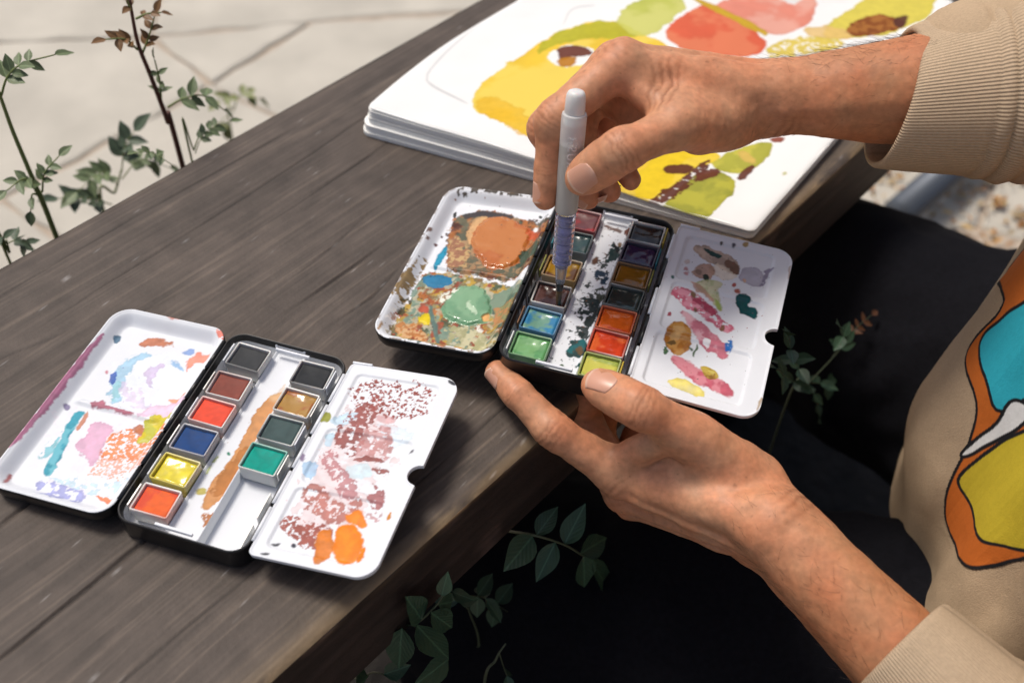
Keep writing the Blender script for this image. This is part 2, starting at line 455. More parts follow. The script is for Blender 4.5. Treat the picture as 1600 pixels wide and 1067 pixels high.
def nail_mesh(fn, dip, tip, nor, w, l, shift=.78, free=.07):
    ax = nrm(tip-dip); nor = nrm(nor-ax*(nor@ax)); b = np.cross(ax, nor)
    c0 = dip+(tip-dip)*shift; nu, nv = 23, 19
    u, v = np.meshgrid(np.linspace(-1, 1, nu), np.linspace(0, 1, nv), indexing='ij'); u = u.ravel(); v = v.ravel()
    e0 = -l*.5*np.sqrt(np.clip(1-.55*u**2, 0, 1)); e1 = l*.5*np.sqrt(np.clip(1-.45*np.abs(u)**2.5, 0, 1))
    y = e0+(e1-e0)*v; x = u*w*.5*(1-.10*(1-v)**2)
    p = c0+y[:, None]*ax+x[:, None]*b
    lo = np.zeros(len(p)); hi = np.full(len(p), 1.6)
    for _ in range(22):
        m = (lo+hi)/2; ins = fn(p+m[:, None]*nor) < 0; lo = np.where(ins, m, lo); hi = np.where(ins, hi, m)
    # a nail is a smooth arch: take the height of the skin below, evened out
    H = lo.reshape(nu, nv); U = u.reshape(nu, nv); Vv = v.reshape(nu, nv); Q = np.stack([np.ones(nu*nv), U.ravel()**2, Vv.ravel(), Vv.ravel()**2], 1)
    ok = H.ravel() > .05
    cf = np.linalg.lstsq(Q[ok], H.ravel()[ok], rcond=None)[0]; hh = Q@cf+.018+.02*v-.03*np.abs(u)**8
    top = p+hh[:, None]*nor; bot = top-nor*.10
    F = np.concatenate([grid_faces(nu, nv), grid_faces(nu, nv, nu*nv, True)]).tolist()
    rim = [i*nv for i in range(nu)]+[(nu-1)*nv+j for j in range(1, nv)]+[i*nv+nv-1 for i in range(nu-2, -1, -1)]+[j for j in range(nv-2, 0, -1)]
    k = nu*nv
    for i in range(len(rim)): a, c = rim[i], rim[(i+1) % len(rim)]; F.append([a, c, c+k, a+k])
    pale = sstep(.90, .97, v)
    lun = np.exp(-((v-.0)/.16)**2)*np.exp(-(u/.55)**2)
    cc = A(.56, .29, .20)[None]*(1-pale)[:, None]+A(.64, .44, .33)[None]*pale[:, None]; cc = cc*(1-.35*lun)[:, None]+A(.72, .52, .42)*(.35*lun)[:, None]
    return np.concatenate([top, bot]), F, np.concatenate([cc, cc])
def dors(q): return A(*q)
def build_body():
    VV = []; FF = []; CC = []; RR = []; n = 0
    for side, (J, fn, lo, hi) in enumerate(((R, fR, (-.8, 37.5, 5.8), (26.5, 54, 19.5)), (Lh, fL, (-2.5, 17.0, -10.5), (24.5, 40, 7)))):
        V, F = surface_nets(fn, lo, hi, VOX)
        V = V-(fn(V)[:, None])*grad(fn, V)*.8
        N = grad(fn, V)
        names = ['index', 'middle', 'ring', 'little']; dn = J['dorsal']; T = J['thumb']; tn = J['thumbnail']
        cs = []
        for k in names:
            q = J[k]; a1 = nrm(q[2]-q[0])
            side_n = nrm(q[1]-(q[0]+q[2])/2+dn*.6)
            cs.append((q[1], a1, 1.15, .030, .26, side_n, 4)); cs.append((q[2], nrm(q[3]-q[1]), .9, .022, .2, side_n, 3))
            cs.append((q[1], a1, 1.2, .03, .5, -side_n, 2)); cs.append((q[0], a1, 1.3, .02, .4, dn, 3))
        cs.append((T[2], nrm(T[3]-T[1]), 1.25, .036, .27, tn, 4)); cs.append((T[2], nrm(T[3]-T[1]), 1.2, .03, .4, -tn, 2))
        for (c, ax, rad, amp, lam, sd, nn_) in J.get('creases', []): cs.append((c, ax, rad, amp, lam, sd, nn_))
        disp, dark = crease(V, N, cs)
        # veins and tendons under the skin, fine unevenness
        disp += (fbm(V*.9, 3, 5+side)-.5)*.10+(fbm(V*3.0, 3, 9+side)-.5)*.022
        for path, amp, wd in J.get('veins', []):
            pp = np.array(path); dmin = np.full(len(V), 9.)
            for a, b in zip(pp[:-1], pp[1:]):
                e = b-a; t = np.clip(((V-a)@e)/(e@e), 0, 1); dmin = np.minimum(dmin, np.linalg.norm(V-a-t[:, None]*e, axis=1))
            disp += amp*np.exp(-(dmin/wd)**2)
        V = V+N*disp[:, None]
        # colour: tanned forearm, redder knuckles and tips, darker folds
        fa = nrm(J['elbow']-J['wrist']); arm = sstep(-3.0, 5.0, (V-J['wrist'])@fa)
        base = A(.54, .250, .135)[None]*(1-arm)[:, None]+A(.42, .172, .079)[None]*arm[:, None]
        red = np.zeros(len(V))
        for k in names:
            for j, a in ((3, .8), (1, .55), (0, .4), (2, .35)): red = np.maximum(red, a*np.exp(-(np.linalg.norm(V-J[k][j], axis=1)/1.1)**2))
        red = np.maximum(red, .8*np.exp(-(np.linalg.norm(V-T[3], axis=1)/1.1)**2)); red = np.maximum(red, .5*np.exp(-(np.linalg.norm(V-T[2], axis=1)/1.2)**2))
        base = base*(1-red[:, None]*A(.02, .17, .20)[None])
        mott = fbm(V*1.6, 4, 31+side)-.5; base = base*(1+mott*.30)[:, None]*(1+A(.05, -.07, -.12)[None]*(fbm(V*.7, 3, 77)-.5)[:, None]*3)
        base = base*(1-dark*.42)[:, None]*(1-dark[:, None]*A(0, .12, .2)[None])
        fr = vnoise(V*5.5, 55); base = base*(1-.35*sstep(.93, .985, fr))[:, None]      # freckles
        VV.append(V); FF.append(F+n); n += len(V); CC.append(np.clip(base, 0, 1)); RR.append(.50+.12*arm+.1*(fbm(V*4, 2, 3)-.5))
    return np.concatenate(VV), np.concatenate(FF), np.concatenate(CC), np.concatenate(RR)
R['creases'] = [(A(6.9, 43.4, 13.7), nrm(A(.8, -.3, .4)), 1.7, .035, .36, A(-.3, -.7, .6), 4),
                (A(13.2, 45.0, 10.6), nrm(A(1, 0, 0)), 2.0, .03, .45, A(0, -.8, -.5), 3)]
Lh['creases'] = [(A(7.7, 31.6, 1.5), nrm(A(.5, .3, -.6)), 1.5, .06, .42, A(-.2, -.5, .8), 3),
                 (A(13.4, 28.6, .6), nrm(A(.7, -.7, 0)), 2.0, .006, .5, A(0, 0, 1), 3)]
R['veins'] = [([A(21, 44.6, 15.8), A(17, 45.0, 14.6), A(14.2, 45.2, 13.6), A(11, 45.4, 13.9), A(8.5, 45.2, 14.6)], .10, .32),
              ([A(20, 43.5, 12.0), A(16, 44.3, 10.4), A(13, 44.8, 9.9), A(11.5, 44.2, 9.9)], .13, .28),
              ([A(17.5, 43.6, 13.6), A(14.5, 44.0, 12.9), A(12.2, 43.6, 12.6)], .09, .4)]
Lh['veins'] = [([A(22, 18.2, -4.4), A(18.2, 21.8, -3.4), A(15.0, 25.0, -2.7), A(12, 27.6, -2.6), A(9.0, 30, -2.9)], .13, .32),
               ([A(20, 21.5, -.5), A(16.5, 25, .9), A(13.8, 27.4, 1.6), A(11.3, 29.2, 2.1)], .10, .5)]
NAILS = [(fR, R['thumb'], R['thumbnail'], 1.28, 1.5, .80), (fR, R['index'], A(-.9, -.38, .15), .95, 1.05, .85), (fR, R['middle'], A(-.35, -.75, -.55), .95, 1.0, .85),
         (fR, R['ring'], A(-.2, -.8, -.5), .92, 1.0, .85), (fR, R['little'], A(-.1, -.85, -.5), .8, .9, .85),
         (fL, Lh['thumb'], A(-.1, -.12, 1), 1.28, 1.5, .86), (fL, Lh['index'], A(-.8, -.5, .1), .95, 1.05, .85)]
def arm_hair():
    V = []; F = []; g = np.random.default_rng(3)
    for (J, fn, cnt, dirs) in ((R, fR, 620, A(.1, .35, 1)), (Lh, fL, 260, A(-.3, -.6, .35))):
        fa = nrm(J['elbow']-J['wrist'])
        t = g.uniform(-1.5, 9.5, cnt)**1.0; nrmv = g.normal(size=(cnt, 3))*.75+dirs; nrmv -= (nrmv@fa)[:, None]*fa; nrmv /= np.linalg.norm(nrmv, axis=1)[:, None]
        root = snap(fn, J['wrist']+fa*t[:, None]+nrmv*2.6, 8); N = grad(fn, root)
        side = np.cross(N, fa)*g.normal(size=(cnt, 1))*.5
        for k in range(cnt):
            ln = g.uniform(.45, 1.25); d = nrm(-fa*.75+side[k]*1.2+N[k]*.03); P = [root[k]-N[k]*.02]
            for s in range(4):
                d = nrm(d+N[k]*(.10 if s == 0 else -.03)+g.normal(size=3)*.12); P.append(P[-1]+d*ln/4)
            v, f = tube(P, [.0050, .0047, .0042, .0032, .0018], 3, False); o = len(V)
            V += v.tolist(); F += [[i+o for i in q] for q in f]
    return V, F

# painted marks, in centimetres on each sheet: (outline, colour, brush)
PAINT = {
 'lid1': [
  ([(1.13,2.72),(0.87,4.36),(1.31,5.57),(2.42,5.59),(5.16,6.73),(6.62,7.54),(6.97,3.7),(6.75,2.17),(4.65,1.09),(2.79,1.05)], (0.8,0.72,0.78), dict(a=0.35,warp=0.3,edge=0.2,hole=0.38)),
  ([(1.56,8.92),(2.42,10.03),(5.15,10.14),(6.37,10.16),(6.91,7.89),(5.23,6.62),(2.9,6.41)], (0.72,0.78,0.86), dict(a=0.4,warp=0.3,edge=0.5,hole=0.4)),
  ([(1.96,10.68),(2.61,11.0),(4.09,10.99),(3.6,10.64),(2.8,10.46),(2.45,10.19)], (0.46,0.16,0.08), dict(a=0.9,warp=0.08)),
  ([(0.52,10.47),(0.77,10.8),(1.02,10.52),(0.92,10.03)], (0.08,0.16,0.24), dict(a=0.9,warp=0.03)),
  ([(1.94,8.72),(2.17,9.6),(2.94,10.02),(3.28,9.88),(2.45,9.15),(2.63,8.03),(3.22,6.49),(2.83,6.32),(2.31,7.23),(2.06,8.02)], (0.3,0.52,0.68), dict(a=0.75,warp=0.1,edge=0.55)),
  ([(4.02,9.92),(5.0,9.73),(5.47,9.35),(5.04,9.45)], (0.2,0.4,0.65), dict(a=0.7,warp=0.06)),
  ([(1.84,7.97),(1.93,8.43),(2.2,8.21),(2.28,7.58),(2.08,7.53)], (0.05,0.12,0.42), dict(a=0.85,warp=0.05)),
  ([(2.21,7.49),(2.43,8.05),(3.04,7.14),(3.11,6.46),(2.69,6.49)], (0.28,0.55,0.58), dict(a=0.6,warp=0.08,hole=0.35)),
  ([(4.93,10.53),(6.31,10.95),(6.69,9.81),(5.98,10.2),(5.58,9.81),(5.47,9.13)], (0.8,0.2,0.1), dict(a=0.75,warp=0.08,edge=0.5)),
  ([(4.58,10.59),(5.1,10.99),(5.34,10.68),(4.89,10.37)], (0.15,0.28,0.6), dict(a=0.7,warp=0.05)),
  ([(1.81,6.05),(2.36,6.57),(2.65,6.2),(4.36,6.25),(4.43,5.93),(2.91,6.0),(2.23,5.88)], (0.38,0.1,0.15), dict(a=0.85,warp=0.06,edge=0.5)),
  ([(3.2,8.75),(3.55,9.43),(4.32,9.41),(3.95,8.66),(4.51,7.81),(3.9,8.22)], (0.5,0.33,0.6), dict(a=0.5,warp=0.1,edge=0.6)),
  ([(2.63,8.03),(4.02,7.4),(5.12,6.59),(3.68,6.34),(3.07,6.73)], (0.6,0.5,0.66), dict(a=0.55,warp=0.15,hole=0.48,hf=6)),
  ([(5.42,7.42),(6.27,7.74),(6.62,7.54),(6.12,7.16)], (0.82,0.25,0.12), dict(a=0.75,warp=0.06)),
  ([(4.36,6.25),(5.3,6.91),(6.73,7.77),(6.82,6.77),(5.13,5.98)], (0.72,0.45,0.62), dict(a=0.6,warp=0.1,edge=0.5)),
  ([(1.33,5.44),(1.79,5.7),(1.95,5.4),(1.99,4.0),(2.34,2.67),(2.6,1.7),(2.07,1.52),(1.78,2.77),(1.6,4.02)], (0.03,0.27,0.36), dict(a=0.92,warp=0.04,edge=0.2,c2=(0.12,0.42,0.5))),
  ([(1.05,2.57),(1.26,3.34),(1.45,4.52),(1.84,3.04),(1.47,2.24)], (0.14,0.45,0.52), dict(a=0.7,warp=0.05,hole=0.36,hf=4)),
  ([(1.94,5.67),(2.2,5.4),(2.18,4.36),(1.96,4.59)], (0.5,0.2,0.12), dict(a=0.85,warp=0.04)),
  ([(2.46,3.48),(2.96,4.4),(2.6,5.23),(3.99,5.07),(4.02,4.16),(4.4,3.11),(3.93,2.73),(3.4,3.35),(2.75,3.23)], (0.62,0.28,0.44), dict(a=0.65,warp=0.1,edge=0.5)),
  ([(3.79,4.43),(4.47,5.07),(4.92,5.53),(6.05,5.24),(6.74,5.89),(6.93,4.96),(6.84,3.92),(5.97,3.43),(5.2,3.15),(4.23,3.19)], (0.7,0.2,0.05), dict(a=0.85,warp=0.1,hole=0.42,hf=10,edge=0.4)),
  ([(5.3,3.75),(6.38,4.68),(7.04,3.97),(6.95,2.59),(4.57,2.29),(3.96,2.87)], (0.75,0.35,0.25), dict(a=0.7,warp=0.15,hole=0.55,hf=13,edge=0)),
  ([(4.71,5.27),(5.02,5.75),(5.57,5.24),(5.2,4.88)], (0.42,0.14,0.06), dict(a=0.85,warp=0.06)),
  ([(5.06,5.7),(5.52,6.43),(6.54,6.43),(6.68,6.09),(6.15,5.27),(5.86,4.47),(5.28,4.51),(5.47,5.21)], (0.6,0.5,0.03), dict(a=0.95,warp=0.08,t=0.02,r=0.35,c2=(0.45,0.45,0.05))),
  ([(2.05,1.58),(4.78,1.98),(6.49,2.58),(6.78,1.94),(4.85,1.15),(4.28,1.47),(2.98,1.47)], (0.42,0.62,0.72), dict(a=0.6,warp=0.12,hole=0.45,hf=6)),
  ([(2.01,0.93),(2.37,1.48),(4.35,1.37),(4.85,0.94),(4.57,0.51),(3.77,0.48),(3.33,0.26)], (0.3,0.32,0.62), dict(a=0.8,warp=0.07,hole=0.36,hf=5,edge=0.6)),
  ([(5.11,1.37),(6.41,1.24),(6.5,0.91),(6.33,0.65),(5.57,1.12)], (0.75,0.2,0.08), dict(a=0.85,warp=0.05,hole=0.3)),
  ([(1.0,5.62),(1.03,5.48),(0.95,5.39),(0.79,5.41),(0.65,5.53),(0.61,5.68),(0.7,5.76),(0.86,5.74)], (0.18,0.15,0.28), dict(a=0.8,warp=0.02)),
  ([(1.59,8.22),(1.61,8.14),(1.57,8.1),(1.49,8.11),(1.41,8.18),(1.39,8.25),(1.44,8.3),(1.52,8.29)], (0.5,0.15,0.2), dict(a=0.8,warp=0.02)),
  ([(0.2,10.24),(0.4,10.13),(0.35,6.43),(0.33,3.15),(0.05,2.14),(-0.05,2.2),(0.1,4.02),(0.02,7.49)], (0.35,0.08,0.18), dict(a=0.75,warp=0.03)),
  ([(0.62,1.18),(0.77,1.16),(0.91,0.45),(0.75,0.59)], (0.4,0.1,0.1), dict(a=0.8,warp=0.03)),
  ([(2.61,12.32),(4.14,12.47),(4.2,12.25),(3.5,12.12),(3.33,11.98)], (0.55,0.16,0.1), dict(a=0.85,warp=0.04)),
  ([(5.6,12.13),(6.28,12.15),(6.86,11.54),(6.46,11.36),(6.26,11.61)], (0.7,0.18,0.12), dict(a=0.8,warp=0.06,hole=0.45)),
 ],
 'flap1': [
  ([(0.85,7.63),(1.1,9.2),(2.46,9.45),(3.71,8.46),(4.51,6.27),(3.68,4.58),(4.3,3.22),(3.31,2.06),(2.52,0.96),(0.92,1.8),(1.03,3.84),(1.03,6.24)], (0.66,0.5,0.5), dict(a=0.55,warp=0.3,edge=0.4,hole=0.3,hf=2,hs=0.2)),
  ([(0.47,8.16),(1.13,8.86),(1.79,8.78),(1.28,7.76),(0.78,7.76)], (0.45,0.65,0.78), dict(a=0.6,warp=0.06,edge=0.6)),
  ([(0.58,7.16),(1.06,7.44),(1.24,6.55),(0.88,6.5)], (0.4,0.62,0.75), dict(a=0.6,warp=0.05,edge=0.6)),
  ([(0.11,5.27),(0.86,5.73),(1.22,4.52),(0.66,4.56)], (0.3,0.5,0.7), dict(a=0.65,warp=0.07,edge=0.4)),
  ([(-0.2,5.63),(0.17,5.76),(0.25,5.36),(0.02,5.32)], (0.2,0.12,0.25), dict(a=0.7,warp=0.05)),
  ([(2.28,5.63),(3.49,6.03),(3.78,5.11),(2.43,5.06)], (0.5,0.68,0.74), dict(a=0.55,warp=0.08,edge=0.4)),
  ([(2.68,8.39),(4.89,8.21),(5.04,7.55),(4.2,7.02),(3.16,7.82)], (0.62,0.74,0.82), dict(a=0.5,warp=0.1,edge=0.5)),
  ([(0.53,10.43),(1.5,11.09),(4.58,11.2),(5.07,10.22),(4.9,8.91),(2.81,8.91),(1.13,9.13)], (0.26,0.07,0.06), dict(a=0.95,warp=0.12,hole=0.62,hf=11,hs=0.06,edge=0)),
  ([(2.44,8.94),(3.65,8.88),(3.54,8.58),(2.65,8.46)], (0.6,0.3,0.3), dict(a=0.6,warp=0.05)),
  ([(0.97,7.5),(1.13,9.13),(1.94,9.53),(2.81,8.91),(2.37,8.28),(2.57,7.04),(2.54,6.08),(1.36,6.57)], (0.26,0.07,0.06), dict(a=0.85,warp=0.1,hole=0.36,hf=7,edge=0.2,hs=0.14)),
  ([(2.34,8.34),(3.6,8.45),(4.04,7.13),(4.3,6.24),(2.57,6.02),(2.41,7.01)], (0.42,0.18,0.17), dict(a=0.75,warp=0.06,hole=0.33,hf=6.8,edge=0.3,c2=(0.55,0.32,0.32))),
  ([(2.29,6.11),(3.32,6.41),(4.29,6.26),(3.06,5.96)], (0.26,0.07,0.06), dict(a=0.8,warp=0.05)),
  ([(0.59,5.9),(1.36,6.57),(2.4,5.39),(3.79,4.35),(3.49,3.54),(2.1,4.55)], (0.42,0.17,0.18), dict(a=0.75,warp=0.08,hole=0.36,hf=7,edge=0.3)),
  ([(0.91,4.07),(1.34,4.41),(3.34,3.39),(3.74,4.46),(4.15,3.19),(3.2,2.28),(2.15,2.79),(1.4,2.89)], (0.4,0.13,0.1), dict(a=0.8,warp=0.08,hole=0.36,hf=7.6)),
  ([(3.77,4.85),(4.66,4.76),(5.0,3.6),(4.5,3.5)], (0.34,0.1,0.1), dict(a=0.8,warp=0.06,hole=0.35)),
  ([(3.59,5.79),(3.96,5.98),(4.61,5.51),(3.89,5.64)], (0.26,0.07,0.06), dict(a=0.85,warp=0.07,hole=0.4)),
  ([(4.3,3.22),(5.0,3.6),(5.29,3.18),(5.28,2.47),(4.65,2.93)], (0.4,0.15,0.15), dict(a=0.6,warp=0.08,hole=0.48,hf=10.2)),
  ([(0.51,1.78),(0.88,2.54),(2.07,2.28),(3.2,2.28),(3.36,1.49),(2.73,0.77)], (0.3,0.08,0.06), dict(a=0.9,warp=0.06,hole=0.36,hf=10.2,edge=0.1)),
  ([(2.49,1.89),(3.0,2.23),(3.71,1.33),(3.77,0.78),(3.48,0.15),(3.04,0.33)], (0.58,0.17,0.02), dict(a=0.95,warp=0.06,t=0.012,r=0.3)),
  ([(3.25,2.17),(3.88,2.71),(4.71,2.12),(5.05,1.29),(4.71,0.49),(3.91,0.7)], (0.76,0.2,0.01), dict(a=0.98,warp=0.05,t=0.015,r=0.3,edge=0.15)),
  ([(4.83,1.35),(5.03,1.73),(5.23,0.83),(4.99,0.77)], (0.72,0.2,0.01), dict(a=0.95,warp=0.05)),
  ([(3.32,2.9),(3.95,3.51),(4.7,2.76),(4.39,2.55)], (0.74,0.2,0.01), dict(a=0.95,warp=0.05)),
  ([(5.38,3.08),(5.46,3.63),(5.6,3.12)], (0.6,0.22,0.02), dict(a=0.95,warp=0.03)),
  ([(-0.26,7.98),(0.21,8.68),(0.48,8.01),(0.03,7.77)], (0.26,0.27,0.04), dict(a=0.95,warp=0.04)),
  ([(0.65,0.78),(1.18,0.99),(1.09,0.74)], (0.03,0.03,0.04), dict(a=0.95,warp=0.03)),
  ([(1.91,0.96),(1.92,0.87),(1.86,0.82),(1.77,0.84),(1.69,0.91),(1.68,1.0),(1.74,1.05),(1.84,1.04)], (0.03,0.03,0.05), dict(a=0.95,warp=0.02)),
  ([(0.43,0.17),(0.94,0.32),(0.98,0.15)], (0.03,0.03,0.04), dict(a=0.95,warp=0.02)),
  ([(5.01,6.88),(5.25,7.16),(5.22,6.98)], (0.03,0.03,0.04), dict(a=0.95,warp=0.02)),
  ([(5.32,11.69),(5.87,11.52),(5.89,11.37),(5.44,11.52)], (0.03,0.03,0.04), dict(a=0.9,warp=0.02)),
  ([(0.12,11.26),(0.15,11.06),(0.03,10.96),(-0.16,11.02),(-0.32,11.21),(-0.35,11.41),(-0.23,11.51),(-0.03,11.45)], (0.5,0.65,0.7), dict(a=0.6,warp=0.04,edge=0.6)),
 ],
 'lid2': [
  ([(0.85,10.0),(1.93,10.94),(3.85,11.02),(5.52,10.65),(7.2,10.31),(7.27,8.9),(7.15,6.87),(5.76,5.8),(3.86,5.8),(1.92,5.94),(1.37,8.09)], (0.17,0.06,0.035), dict(a=0.97,warp=0.1,hole=0,t=0.01,r=0.3,c2=(0.27,0.15,0.075),vf=2.2)),
  ([(0.85,10.0),(1.93,10.94),(3.85,11.02),(5.52,10.65),(7.2,10.31),(7.27,8.9),(7.15,6.87),(5.76,5.8),(3.86,5.8),(1.92,5.94),(1.37,8.09)], (0.06,0.025,0.018), dict(a=0.8,warp=0.15,hole=0.58,hf=2.2,hs=0.14,edge=0.1,t=0.006,r=0.3)),
  ([(0.85,10.0),(1.93,10.94),(3.85,11.02),(5.52,10.65),(7.2,10.31),(7.27,8.9),(7.15,6.87),(5.76,5.8),(3.86,5.8),(1.92,5.94),(1.37,8.09)], (0.36,0.13,0.04), dict(a=0.8,warp=0.15,hole=0.6,hf=2.8,hs=0.14,edge=0.1,t=0.006,r=0.3)),
  ([(0.85,10.0),(1.93,10.94),(3.85,11.02),(5.52,10.65),(7.2,10.31),(7.27,8.9),(7.15,6.87),(5.76,5.8),(3.86,5.8),(1.92,5.94),(1.37,8.09)], (0.1,0.11,0.075), dict(a=0.8,warp=0.15,hole=0.62,hf=2.0,hs=0.14,edge=0.1,t=0.006,r=0.3)),
  ([(0.85,10.0),(1.93,10.94),(3.85,11.02),(5.52,10.65),(7.2,10.31),(7.27,8.9),(7.15,6.87),(5.76,5.8),(3.86,5.8),(1.92,5.94),(1.37,8.09)], (0.38,0.23,0.12), dict(a=0.6,warp=0.15,hole=0.7,hf=4.0,hs=0.14,edge=0.1,t=0.006,r=0.3)),
  ([(1.35,10.58),(2.69,11.1),(4.41,11.05),(4.28,10.71),(2.42,10.48),(1.61,10.12)], (0.05,0.045,0.05), dict(a=0.9,warp=0.05)),
  ([(5.27,10.76),(7.13,10.83),(6.96,10.18),(5.51,10.26)], (0.04,0.05,0.04), dict(a=0.75,warp=0.1,hole=0.4)),
  ([(2.12,9.24),(2.25,10.29),(2.95,10.59),(2.84,9.47),(2.78,7.87),(2.37,8.38)], (0.6,0.36,0.17), dict(a=0.9,warp=0.07,t=0.01)),
  ([(1.38,8.4),(1.71,8.77),(2.97,7.25),(2.87,6.22),(2.01,6.17)], (0.3,0.14,0.08), dict(a=0.9,warp=0.12,c2=(0.5,0.33,0.15),vf=6)),
  ([(2.51,8.71),(2.55,10.03),(3.44,10.85),(4.91,10.45),(5.82,9.94),(6.05,8.64),(5.75,7.56),(5.48,6.79),(4.3,6.46),(3.16,7.36)], (0.4,0.105,0.013), dict(a=1,warp=0.06,t=0.085,r=0.14,edge=0.15,var=0.15,c2=(0.46,0.16,0.035),vf=1.2)),
  ([(5.47,10.02),(6.34,10.05),(6.46,8.73),(6.05,8.64)], (0.5,0.1,0.04), dict(a=0.8,warp=0.1,hole=0.45)),
  ([(5.7,8.34),(7.07,8.86),(6.94,7.67),(6.35,7.12),(5.88,6.7)], (0.055,0.085,0.06), dict(a=0.95,warp=0.1,r=0.3)),
  ([(6.52,8.89),(7.13,9.47),(7.46,9.24),(7.07,8.42)], (0.75,0.62,0.52), dict(a=0.8,warp=0.1,hole=0.45)),
  ([(6.17,10.09),(6.17,9.94),(6.08,9.86),(5.96,9.9),(5.88,10.03),(5.89,10.19),(5.97,10.27),(6.09,10.23)], (0.85,0.85,0.85), dict(a=0.9,warp=0.04)),
  ([(6.92,10.2),(6.91,10.07),(6.84,10.01),(6.74,10.04),(6.67,10.15),(6.68,10.28),(6.75,10.35),(6.85,10.32)], (0.75,0.12,0.3), dict(a=0.85,warp=0.03)),
  ([(1.13,6.12),(1.2,7.6),(1.36,7.86),(1.59,7.02),(1.5,5.75)], (0.01,0.24,0.38), dict(a=0.95,warp=0.04,t=0.01,r=0.25)),
  ([(1.05,5.61),(2.48,5.73),(3.94,5.54),(6.81,5.56),(7.03,4.54),(7.0,2.06),(6.77,0.45),(4.38,0.25),(1.97,0.23),(0.77,0.69),(0.56,1.52),(1.01,3.46),(0.9,4.66)], (0.17,0.125,0.05), dict(a=0.97,warp=0.1,hole=0,t=0.01,r=0.3,c2=(0.27,0.25,0.13),vf=2.2)),
  ([(1.05,5.61),(2.48,5.73),(3.94,5.54),(6.81,5.56),(7.03,4.54),(7.0,2.06),(6.77,0.45),(4.38,0.25),(1.97,0.23),(0.77,0.69),(0.56,1.52),(1.01,3.46),(0.9,4.66)], (0.36,0.12,0.03), dict(a=0.8,warp=0.15,hole=0.6,hf=2.0,hs=0.14,edge=0.1,t=0.006,r=0.3)),
  ([(1.05,5.61),(2.48,5.73),(3.94,5.54),(6.81,5.56),(7.03,4.54),(7.0,2.06),(6.77,0.45),(4.38,0.25),(1.97,0.23),(0.77,0.69),(0.56,1.52),(1.01,3.46),(0.9,4.66)], (0.055,0.085,0.05), dict(a=0.8,warp=0.15,hole=0.58,hf=2.3,hs=0.14,edge=0.1,t=0.006,r=0.3)),
  ([(1.05,5.61),(2.48,5.73),(3.94,5.54),(6.81,5.56),(7.03,4.54),(7.0,2.06),(6.77,0.45),(4.38,0.25),(1.97,0.23),(0.77,0.69),(0.56,1.52),(1.01,3.46),(0.9,4.66)], (0.42,0.27,0.05), dict(a=0.8,warp=0.15,hole=0.62,hf=2.8,hs=0.14,edge=0.1,t=0.006,r=0.3)),
  ([(1.05,5.61),(2.48,5.73),(3.94,5.54),(6.81,5.56),(7.03,4.54),(7.0,2.06),(6.77,0.45),(4.38,0.25),(1.97,0.23),(0.77,0.69),(0.56,1.52),(1.01,3.46),(0.9,4.66)], (0.16,0.24,0.19), dict(a=0.8,warp=0.15,hole=0.62,hf=1.8,hs=0.14,edge=0.1,t=0.006,r=0.3)),
  ([(1.05,5.61),(2.48,5.73),(3.94,5.54),(6.81,5.56),(7.03,4.54),(7.0,2.06),(6.77,0.45),(4.38,0.25),(1.97,0.23),(0.77,0.69),(0.56,1.52),(1.01,3.46),(0.9,4.66)], (0.42,0.39,0.28), dict(a=0.7,warp=0.15,hole=0.7,hf=4.5,hs=0.14,edge=0.1,t=0.006,r=0.3)),
  ([(1.05,5.61),(2.48,5.73),(3.94,5.54),(6.81,5.56),(7.03,4.54),(7.0,2.06),(6.77,0.45),(4.38,0.25),(1.97,0.23),(0.77,0.69),(0.56,1.52),(1.01,3.46),(0.9,4.66)], (0.26,0.06,0.03), dict(a=0.8,warp=0.15,hole=0.76,hf=3.0,hs=0.14,edge=0.1,t=0.006,r=0.3)),
  ([(0.87,5.35),(2.53,5.58),(2.72,5.06),(2.04,4.47),(1.26,4.71)], (0.02,0.16,0.3), dict(a=0.97,warp=0.05,r=0.3,t=0.01)),
  ([(5.02,5.09),(6.82,5.16),(6.78,3.96),(6.09,3.17),(5.38,3.52)], (0.07,0.12,0.09), dict(a=0.95,warp=0.1,c2=(0.18,0.25,0.18),vf=2.2,r=0.3)),
  ([(5.78,4.26),(6.88,3.98),(6.61,2.4),(5.89,2.49)], (0.22,0.22,0.1), dict(a=0.9,warp=0.12,c2=(0.42,0.2,0.08),vf=6)),
  ([(2.71,3.44),(3.3,5.19),(4.71,5.09),(5.49,3.67),(5.63,2.68),(4.39,2.08),(3.06,2.54)], (0.125,0.27,0.145), dict(a=1,warp=0.06,t=0.085,r=0.16,edge=0.1,var=0.12,c2=(0.18,0.34,0.19),vf=1.5)),
  ([(3.84,3.83),(4.5,3.71),(4.99,2.79),(4.36,3.16)], (0.55,0.66,0.5), dict(a=0.5,warp=0.08)),
  ([(1.75,2.12),(2.17,2.86),(2.64,2.25),(2.49,1.65)], (0.62,0.47,0.01), dict(a=0.97,warp=0.05,t=0.02,r=0.3)),
  ([(1.51,3.1),(2.17,3.19),(2.19,2.8),(1.75,2.63)], (0.42,0.08,0.04), dict(a=0.9,warp=0.06)),
  ([(2.0,3.21),(2.26,3.21),(3.72,0.75),(3.6,0.49),(2.81,1.78)], (0.09,0.16,0.14), dict(a=0.9,warp=0.04)),
  ([(1.63,1.89),(2.66,0.88),(2.09,0.75)], (0.42,0.07,0.03), dict(a=0.9,warp=0.06)),
  ([(0.6,1.41),(1.44,1.98),(2.62,0.99),(3.87,0.31),(1.97,0.23)], (0.42,0.17,0.05), dict(a=0.9,warp=0.1,hole=0.3,c2=(0.55,0.33,0.16),vf=6)),
